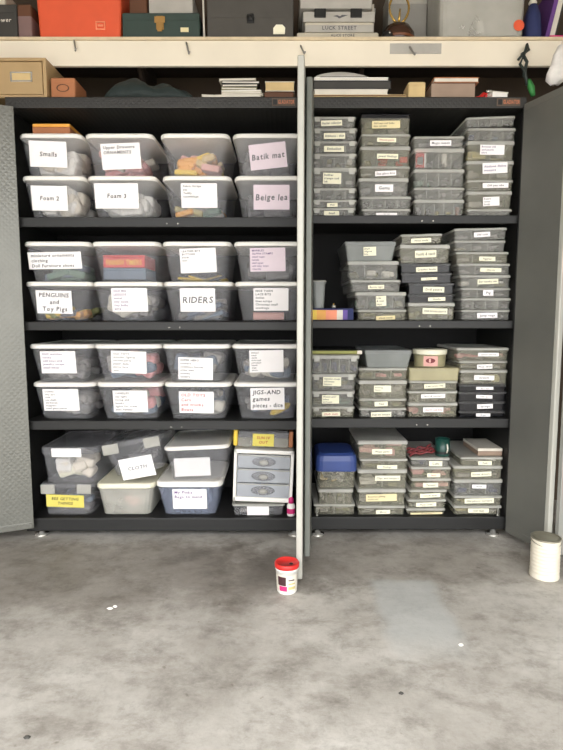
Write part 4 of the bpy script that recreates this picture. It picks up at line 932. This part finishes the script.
# clear bin with grey stuff
bz = ZI
cb = make_bin(XI(436), XI(526), bz, bz + .32, YI - .03, 'large clear bin of grey things with an orange dot, overhead shelf', None, depth=.34, tp=.006, body='bin_milk', lid='white', lt=.02)
heap('grey_supplies', 'grey and pale supplies inside the large clear bin overhead', 'contents', XI(442), XI(518), YI + .01, YI + .22, bz + .006, bz + .24, ['grey_mid', 'murk2', 'carton_grey'], 40, (.07, .13), .8, 61)
dotp = at(520, 24, YI - .034)
MB().lathe([(.022, 0), (.022, .001)], n=20).xf(Matrix.Translation(Vector((dotp.x, 0, dotp.z)) - Vector((cb[0].location.x, .168 - .0035 - .002 + .0005, cb[0].location.z))) @ Matrix.Rotation(R(90), 4, 'X')).build('dot_sticker', M['orange'], cb[0])
inside(478, 21, 483.5, 32, YI + .002, 'white_spool', 'small white spool inside the large clear bin overhead', 'spool', 'white', None, .02)
# right end bundle
simple('blue_bag', 'dark blue bag bulging at the shelf end by the clear bin', 'bag', (XI(538), YI + .06, ZI), [('bag_body', MB().rings([rr(.055, .07, 0, .02), rr(.07, .09, .03, .03), rr(.062, .08, .11, .03), rr(.03, .04, .16, .012)]), 'navy', True), ('bag_tie', MB().lathe([(.014, .161), (.018, .17), (.008, .19)], n=14), 'cloudy', True)])
bk = empty('purple_binder', (XI(551), YI + .03, ZI), (0, R(12), 0)); tag(bk, 'purple and pale binders leaning at the shelf end', 'binder')
MB().box(-.012, .006, 0, .2, .003, .25, 0, .002).build('cover', M['purple'], bk); MB().box(.0065, .028, .004, .2, .006, .24, 0, .002).build('pages', M['cloudy'], bk); MB().box(.0285, .034, 0, .2, .006, .25, 0, .002).build('cover', M['charcoal'], bk)
mg = at(540, 41, .1); 
simple('magenta_strip', 'flat magenta tool lying across the overhead shelf edge', 'tool', (XI(556, 38, .115), .128, ZI), [('blade', MB().box(-.025, .06, -.012, .012, 0, .006, 0, .002), 'magenta'), ('grip', MB().box(.0605, .1, -.012, .012, 0, .009, 0, .003), 'cloudy')])

# ------------------------------------------------------------------ on top of the cabinets
ZC = ZTOP + .001
YC = .01
def XC(u, v=90, y=YC): return at(u, v, y).x
# tan card-file drawer
x0, x1 = XC(0.5, 78), XC(46.5, 78); w, h = (x1 - x0) / 2, zf(57.5, YC) - ZC
w2 = w + .05
ff = empty('card_file', (x1 - w2, YC + .12, ZC)); tag(ff, 'tan steel card-file drawer with label holder, on the wide cabinet', 'file box')
mb = MB(); mb.box(-w2, w2, -.108, .12, 0, h, 0, .003); mb.box(w2 - .014, w2, -.12, -.108, 0, h, 0, .002); mb.box(-w2, -w2 + .014, -.12, -.108, 0, h, 0, .002); mb.box(-w2 + .014, w2 - .014, -.12, -.108, h - .012, h, 0, .002); mb.box(-w2 + .014, w2 - .014, -.12, -.108, 0, .012, 0, .002)
mb.build('casing', M['tan_steel'], ff)
dd = MB().box(-w2 + .018, w2 - .018, -.116, -.1085, .015, h - .015, 0, .002).build('drawer', M['tan_steel'], ff)
lx = XC(21, 76) - ff.location.x; lz = zf(76.5, YC) - ZC
g = MB(); fw, fh = .044, .019
for (a, b, c_, e) in ((-fw, fw, fh - .005, fh), (-fw, fw, -fh, -fh + .005), (-fw, -fw + .006, -fh, fh), (fw - .006, fw, -fh, fh)): g.box(lx + a, lx + b, -.1205, -.1165, lz + c_, lz + e, 0, .001)
g.build('label_holder', M['chrome'], dd)
MB().box(lx - fw + .007, lx + fw - .007, -.1185, -.1165, lz - fh + .006, lz + fh - .006).build('card', M['warm_card'], dd)
bx, w, h, d = (None,) * 4
def top_box(name, label, cat, u0, u1, vt, m, m2=None, depth=.16, y=YC, **kw): return crate_box(name, label, cat, u0, u1, vt, m, m2, depth, y, zbase=kw.pop('z', ZC), **kw)
bx, w, h, d = top_box('cigar_box', 'copper-brown box with oval mark beside the tan file drawer', 'box', 47.8, 72.5, 77.5, 'copper_card', depth=.14, y=.02)
g = MB(); n = 20
g.rings([[(s * .026 * math.cos(2 * math.pi * i / n), -d / 2 - e, h * .5 + s * .015 * math.sin(2 * math.pi * i / n)) for i in range(n)] for s, e in ((1, .0006), (1, .002), (.8, .002), (.8, .0006))], cap0=False, cap1=False)
g.build('emblem', M['brown'], bx)
# dark green tarp bundle
a, b = XC(101), XC(193); q = random.Random(8)
nx, ny = 26, 10; vs = []; fs = []
for i in range(nx):
    for j in range(ny):
        tx, ty = i / (nx - 1), j / (ny - 1)
        edge = min(1, 6 * min(tx, 1 - tx)) ** .6 * math.sin(math.pi * (.08 + .84 * ty)) ** .5
        vs.append((a + (b - a) * tx, .03 + .2 * ty, ZC + .002 + edge * (.088 + .018 * math.sin(tx * 5 + .6) + .012 * math.sin(tx * 19 + ty * 6) + q.uniform(-.004, .004))))
for i in range(nx - 1):
    for j in range(ny - 1): fs.append((i * ny + j, (i + 1) * ny + j, (i + 1) * ny + j + 1, i * ny + j + 1))
n0 = len(vs); vs += [(v[0], v[1], ZC + .0005) for v in vs]
fs += [tuple(n0 + k for k in reversed(f)) for f in fs[:]]
for i in range(nx - 1):
    for j in (0, ny - 1):
        k = (i * ny + j, (i + 1) * ny + j); fs.append((k[0], n0 + k[0], n0 + k[1], k[1]) if j == 0 else (k[1], n0 + k[1], n0 + k[0], k[0]))
for j in range(ny - 1):
    for i in (0, nx - 1):
        k = (i * ny + j, i * ny + j + 1); fs.append((k[1], n0 + k[1], n0 + k[0], k[0]) if i == 0 else (k[0], n0 + k[0], n0 + k[1], k[1]))
g = MB(); g.add(vs, fs)
tp_ = g.build('folded_tarp', M['tarp'], smooth=True); tag(tp_, 'dark green crumpled tarp bundle on the wide cabinet', 'tarp')
# books and papers
def flat(name, label, cat, u0, u1, z0, z1, m, y0=.01, depth=.2, rot=0, m2='cloudy'):
    x0, x1 = XC(u0), XC(u1); w = (x1 - x0) / 2; t = z1 - z0
    c_ = min(.003, t * .2)
    return simple(name, label, cat, ((x0 + x1) / 2, y0 + depth / 2, z0), [('cover', MB().box(-w, w, -depth / 2, depth / 2, 0, c_), m), ('pages', MB().box(-w + .003, w - .003, -depth / 2 + .002, depth / 2, c_ + .0002, t - c_ - .0002), m2), ('cover', MB().box(-w, w, -depth / 2, depth / 2, t - c_, t), m)], (0, 0, R(rot)), 'papers and books on the cabinets')
zl = [ZC, ZC + .010, ZC + .020, ZC + .034, ZC + .046, ZC + .058, ZC + .070, ZC + .078]
flat('magazine', 'white magazine lowest in the pile, its end sticking out', 'magazine', 216, 262, zl[0], zl[1] - .001, 'cloudy', .0, .2, -2)
flat('magazine', 'cream magazine second from bottom of the pile', 'magazine', 220, 262, zl[1], zl[2] - .001, 'carton', .01, .2, 3)
flat('book', 'pale thick book third from bottom of the pile', 'book', 222, 262, zl[2], zl[3] - .001, 'white', .02, .2, -2)
flat('book', 'dark olive book in the middle of the pile', 'book', 220, 256, zl[3], zl[4] - .001, 'olive', .02, .2, 2)
flat('book', 'grey book third from top of the pile', 'book', 222, 258, zl[4], zl[5] - .001, 'charcoal', .02, .2, -1)
flat('book', 'black book second from top of the pile', 'book', 221, 259, zl[5], zl[6] - .001, 'black', .02, .18, 1)
flat('magazine', 'thin pale magazine on top of the pile', 'magazine', 220, 257, zl[6], zl[7], 'cloudy', .02, .2, -3)
flat('envelope', 'long white envelope sticking out beside the pile', 'envelope', 199, 214.5, ZC, ZC + .012, 'cloudy', .01, .14, 8)
top_box('brown_box', 'brown flat box lowest at the end of the wide cabinet top', 'box', 264, 294, 91.5, 'brown', depth=.22, y=.01, lidfrac=.35)
zq = zf(91.5, .01) + .0015
flat('paper_stack', 'cream papers lying on the brown flat box', 'papers', 265, 294.5, zq, zq + .038, 'carton', .012, .2, 0, 'warm_card')
# narrow cabinet top
zk = ZC
flat('card_sheet', 'thin brown board lying under the black binder stack', 'board', 312, 406, zk, zk + .008, 'warm_card', .0, .25, 0, 'brown')
zk += .009
flat('notebook', 'white notebook on the brown board', 'notebook', 314, 388, zk, zk + .022, 'cloudy', .005, .22, 0)
zk += .023
flat('binder', 'thick black binder on the white notebook', 'binder', 313.5, 391, zk, zk + .032, 'black', .004, .24, 0, 'charcoal')
zk += .033
flat('notebook', 'thin white notebook on the black binder', 'notebook', 314, 388, zk, zk + .012, 'white', .008, .2, 0)
zk += .013
w = (XC(373) - XC(314)) / 2
g = MB(); n = 22; rg = []
for i in range(n):
    t = i / (n - 1); x = -w + 2 * w * t; hh = .004 + .034 * math.sin(math.pi * min(1, t * 1.05)) ** .6 * (1 - .25 * t)
    rg.append([(x, -.09, 0), (x, .09, 0), (x, .08, hh * .9), (x, .03, hh), (x, -.04, hh), (x, -.085, hh * .75)])
g.rings(rg)
pl = simple('cloth_pouch', 'pale grey padded pouch topmost on the binder stack', 'pouch', (XC(343.5), .11, zk + .0005), [('pouch_body', g, 'carton_grey', True), ('zip', MB().tube([(-w * .8 + 1.6 * w * i / 10, -.0915, .004) for i in range(11)], .0015, 6), 'charcoal', True)])
bt_ = top_box('tan_carton', 'small tan carton standing beside the binder stack', 'box', 410, 427.5, 81.5, 'warm_card', depth=.1, y=.02, lidfrac=.25)
zq = ZC
flat('hardback_book', 'brown hardback lowest of two on the narrower cabinet', 'book', 431, 476, zq, zf(82.5, .012), 'brown', .012, .22, 0, 'taupe')
flat('thin_book', 'thin pale book topmost on the brown hardback', 'book', 434, 479, zf(82.5, .012) + .001, zf(77, .012), 'copper_card', .014, .22, 0, 'cloudy')
hx = simple('pliers', 'red-handled pliers lying at the end of the narrower cabinet top', 'pliers', (XC(483), .05, ZC + .0005), [
    ('handle', MB().tube([(-.03, 0, .008), (0, .0, .013), (.02, 0, .03)], .008, 8), 'red', True), ('handle', MB().tube([(.024, .02, .008), (.03, .012, .013), (.028, .004, .034)], .008, 8), 'red', True), ('jaw', MB().tube([(.029, .003, .037), (.05, .0, .042)], [.008, .003], 8), 'chrome', True)])
flat('envelope', 'crumpled white papers under the hanging green cord', 'papers', 489, 507, ZC + .001, ZC + .028, 'cloudy', .02, .14, 12, 'white')
sc_ = simple('steel_ruler', 'thin steel ruler lying across the white papers', 'ruler', (XC(497), .1, ZC + .0305), [('rule', MB().box(-.05, .06, -.008, .008, 0, .0015), 'chrome'), ('rule_end', MB().box(.0605, .068, -.008, .008, 0, .002), 'brass')], (0, 0, R(-25)))
# hanging cords and the white bag
YH = .06
q = random.Random(3)
hc = empty('hanging_cord', (at(526, 48, YH).x, YH, zf(48, YH) + .0)); tag(hc, 'dark green cord hanging from the overhead beam with a green grip', 'cord')
bz_ = hc.location
g = MB()
def rel(u, v, y): return at(u, v, y) - Vector(bz_)
MB().tube([rel(527, 45, .085), rel(524, 55, .07), rel(520, 64, .07), rel(525, 72, .065), rel(527, 85, .06)], .006, 8).build('cord_loop', M['cord'], hc, smooth=True)
MB().tube([rel(522, 53, .08), rel(527, 62, .075), rel(524, 75, .07), rel(528, 82, .07)], .007, 8).build('cord_loop', M['cord'], hc, smooth=True)
MB().tube([rel(518, 60, .078), rel(523, 54, .078), rel(529, 50, .085), rel(527, 44, .1)], .005, 8).build('cord_loop', M['cord'], hc, smooth=True)
MB().tube([rel(529, 80, .06), rel(531, 87, .055), rel(533, 96, .05)], [.008, .014, .009], 10).build('grip', M['green_tool'], hc, smooth=True)
wbx = at(560, 50, -.02)
wb = empty('plastic_bag', wbx); tag(wb, 'crumpled white plastic bag hanging over the grey door', 'bag')
def relw(u, v, y): return at(u, v, y) - wbx
g = MB(); n = 14; rg = []
for i, (u, v, wd) in enumerate(((561, 46, .012), (559, 56, .022), (558, 66, .03), (557, 74, .046), (556, 80, .036), (555, 85, .016))):
    c_ = relw(u, v, -.02); rg.append([(c_.x + wd * math.cos(2 * math.pi * k / n) * q.uniform(.75, 1.2), c_.y + .6 * wd * math.sin(2 * math.pi * k / n) * q.uniform(.75, 1.2), c_.z + q.uniform(-.004, .004)) for k in range(n)])
g.rings(rg).build('bag_body', M['white_cloth'], wb, smooth=True)
MB().tube([relw(561.5, 45, -.02), relw(563, 41, -.005), relw(565, 38.5, .05)], .004, 6).build('bag_handle', M['cloudy'], wb, smooth=True)

# ------------------------------------------------------------------ on the floor
pb = ground(287, 594); rb = .042
rb = 12.2 / FPX * (pb.y + D) * 1.03
hb = .118
tub = simple('plastic_tub', 'white tub with red lid and pink label on the floor by the middle door', 'tub', (pb.x, pb.y + rb * .6, .0005), [
    ('tub_body', MB().lathe([(rb * .8, 0), (rb * .84, .003), (rb * .95, .083), (rb * .99, .0835), (rb * .99, .09)], n=36), 'white', True),
    ('lid', MB().lathe([(rb * 1.03, .0905), (rb * 1.04, .094), (rb * 1.04, .103), (rb * .98, .107), (rb * .9, .1065), (rb * .88, .104)], n=36), 'red', True)])
lb = MB(); n = 12
def tarc(a0, a1, z0, z1, m, off=.0008):
    vs = []
    for i in range(n + 1):
        a = a0 + (a1 - a0) * i / n
        for z_ in (z0, z1):
            rad = rb * (.84 + .11 * (z_ - .003) / .08) + off; vs.append((rad * math.sin(a), -rad * math.cos(a), z_))
    lb.add(vs, [(2 * i, 2 * i + 2, 2 * i + 3, 2 * i + 1) for i in range(n)], m)
tarc(-1.3, 1.2, .012, .072, 0); tarc(-.9, -.1, .034, .066, 1, .0014); tarc(-.75, .0, .014, .032, 2, .0014); tarc(.12, .85, .02, .03, 3, .0014); tarc(.12, .8, .038, .043, 3, .0014); tarc(.12, .7, .052, .056, 1, .0014)
lb.build('label', [M['cloudy'], M['skin_dark'], M['magenta'], M['sand']], tub)
MB().lathe([(.007, .1048), (.006, .1062), (.002, .107)], (rb * .35, -rb * .35, 0), n=12).build('lid_hole', M['black'], tub)
pcn = ground(548, 580); rc = 14.6 / FPX * (pcn.y + D) * 1.02
hc_ = at(548, 545, pcn.y + rc * .6).z
hc_ = .152
prof = [(rc * .97, 0), (rc, .003), (rc, .006)]
for i in range(9):
    z_ = .012 + i * (hc_ - .03) / 9
    prof += [(rc * .985, z_), (rc * .985, z_ + .004), (rc * .965, z_ + .007), (rc * .965, z_ + .011)]
prof += [(rc * .985, hc_ - .012), (rc * .985, hc_ - .006)]
can = simple('paint_can', 'white ribbed paint can on the floor at the foot of the grey door', 'can', (pcn.x, pcn.y + rc * .6, .0005), [
    ('can_body', MB().lathe(prof, n=40), 'can', True),
    ('rim', MB().lathe([(rc * .99, hc_ - .0055), (rc * 1.01, hc_ - .003), (rc * 1.01, hc_), (rc * .93, hc_ + .001), (rc * .9, hc_ - .004)], n=40), 'can_metal', True),
    ('lid', MB().lathe([(rc * .88, hc_ - .0035), (rc * .8, hc_ - .001), (rc * .72, hc_ - .003), (rc * .3, hc_ - .003)], n=40), 'can_metal', True)])
MB().tube([(rc * 1.01 * math.cos(a), rc * 1.01 * math.sin(a) * .9, hc_ - .012 + .012 * math.sin(a * 1.0)) for a in [R(160 + 10 * i) * -1 for i in range(-14, 5)]], .0016, 6).build('wire_handle', M['can_metal'], can, smooth=True)
# specks of litter
for (u, v, s, lab) in ((110, 609, .010, 'white paper scrap on the concrete near the tub side'), (115, 607, .007, 'smaller white scrap touching the paper scrap on the concrete'), (27, 738, .008, 'dark pebble on the concrete near the photo edge'), (401, 694, .007, 'tiny black pebble on the pale patch side of the floor'), (461, 645.5, .008, 'tiny white chip on the concrete beyond the pale patch')):
    gp = ground(u, v); white = 'white' in lab
    q = random.Random(int(u)); n = 9
    g = MB().rings([[(s * f * q.uniform(.8, 1.2) * math.cos(2 * math.pi * i / n), s * .7 * f * q.uniform(.8, 1.2) * math.sin(2 * math.pi * i / n), z_) for i in range(n)] for f, z_ in ((.8, 0), (1, .002), (.5, .005))])
    tag(g.build('paper_scrap' if white else 'pebble', M['white' if white else 'charcoal'], None, (gp.x, gp.y, .0003)), lab, 'litter' if white else 'pebble')

# ------------------------------------------------------------------ light: daylight through the open garage door behind the camera
structure('wall_front', MB().box(-2.4, 2.4, -2.9, -2.8, 2.2, 2.8), M['plaster'])  # unseen header over the opening, added to keep skylight off the upper shelves
structure('ground_outside', MB().box(-9, 9, -12, -2.9, -.1, -.01), M['driveway'])  # unseen paving, added to bounce daylight into the garage
w_ = bpy.data.worlds.new('sky'); bpy.context.scene.world = w_; w_.use_nodes = True
bg = w_.node_tree.nodes['Background']; bg.inputs[0].default_value = (.985, .99, 1, 1); bg.inputs[1].default_value = 3.4
S = bpy.data.lights.new('hazy_sun', 'SUN'); S.energy = 3.2; S.angle = R(40); S.color = (1, .99, .975)
so = bpy.data.objects.new('hazy_sun', S); C.objects.link(so); so.location = (0, -8, 8); so.rotation_euler = Vector((.12, 1, -1.05)).to_track_quat('-Z', 'Y').to_euler()
sc = bpy.context.scene
sc.view_settings.view_transform = 'Standard'; sc.view_settings.look = 'None'; sc.view_settings.gamma = 1; sc.view_settings.use_curve_mapping = False
sc.view_settings.exposure = 0.55
sc.cycles.max_bounces = 10; sc.cycles.diffuse_bounces = 4; sc.cycles.transparent_max_bounces = 40
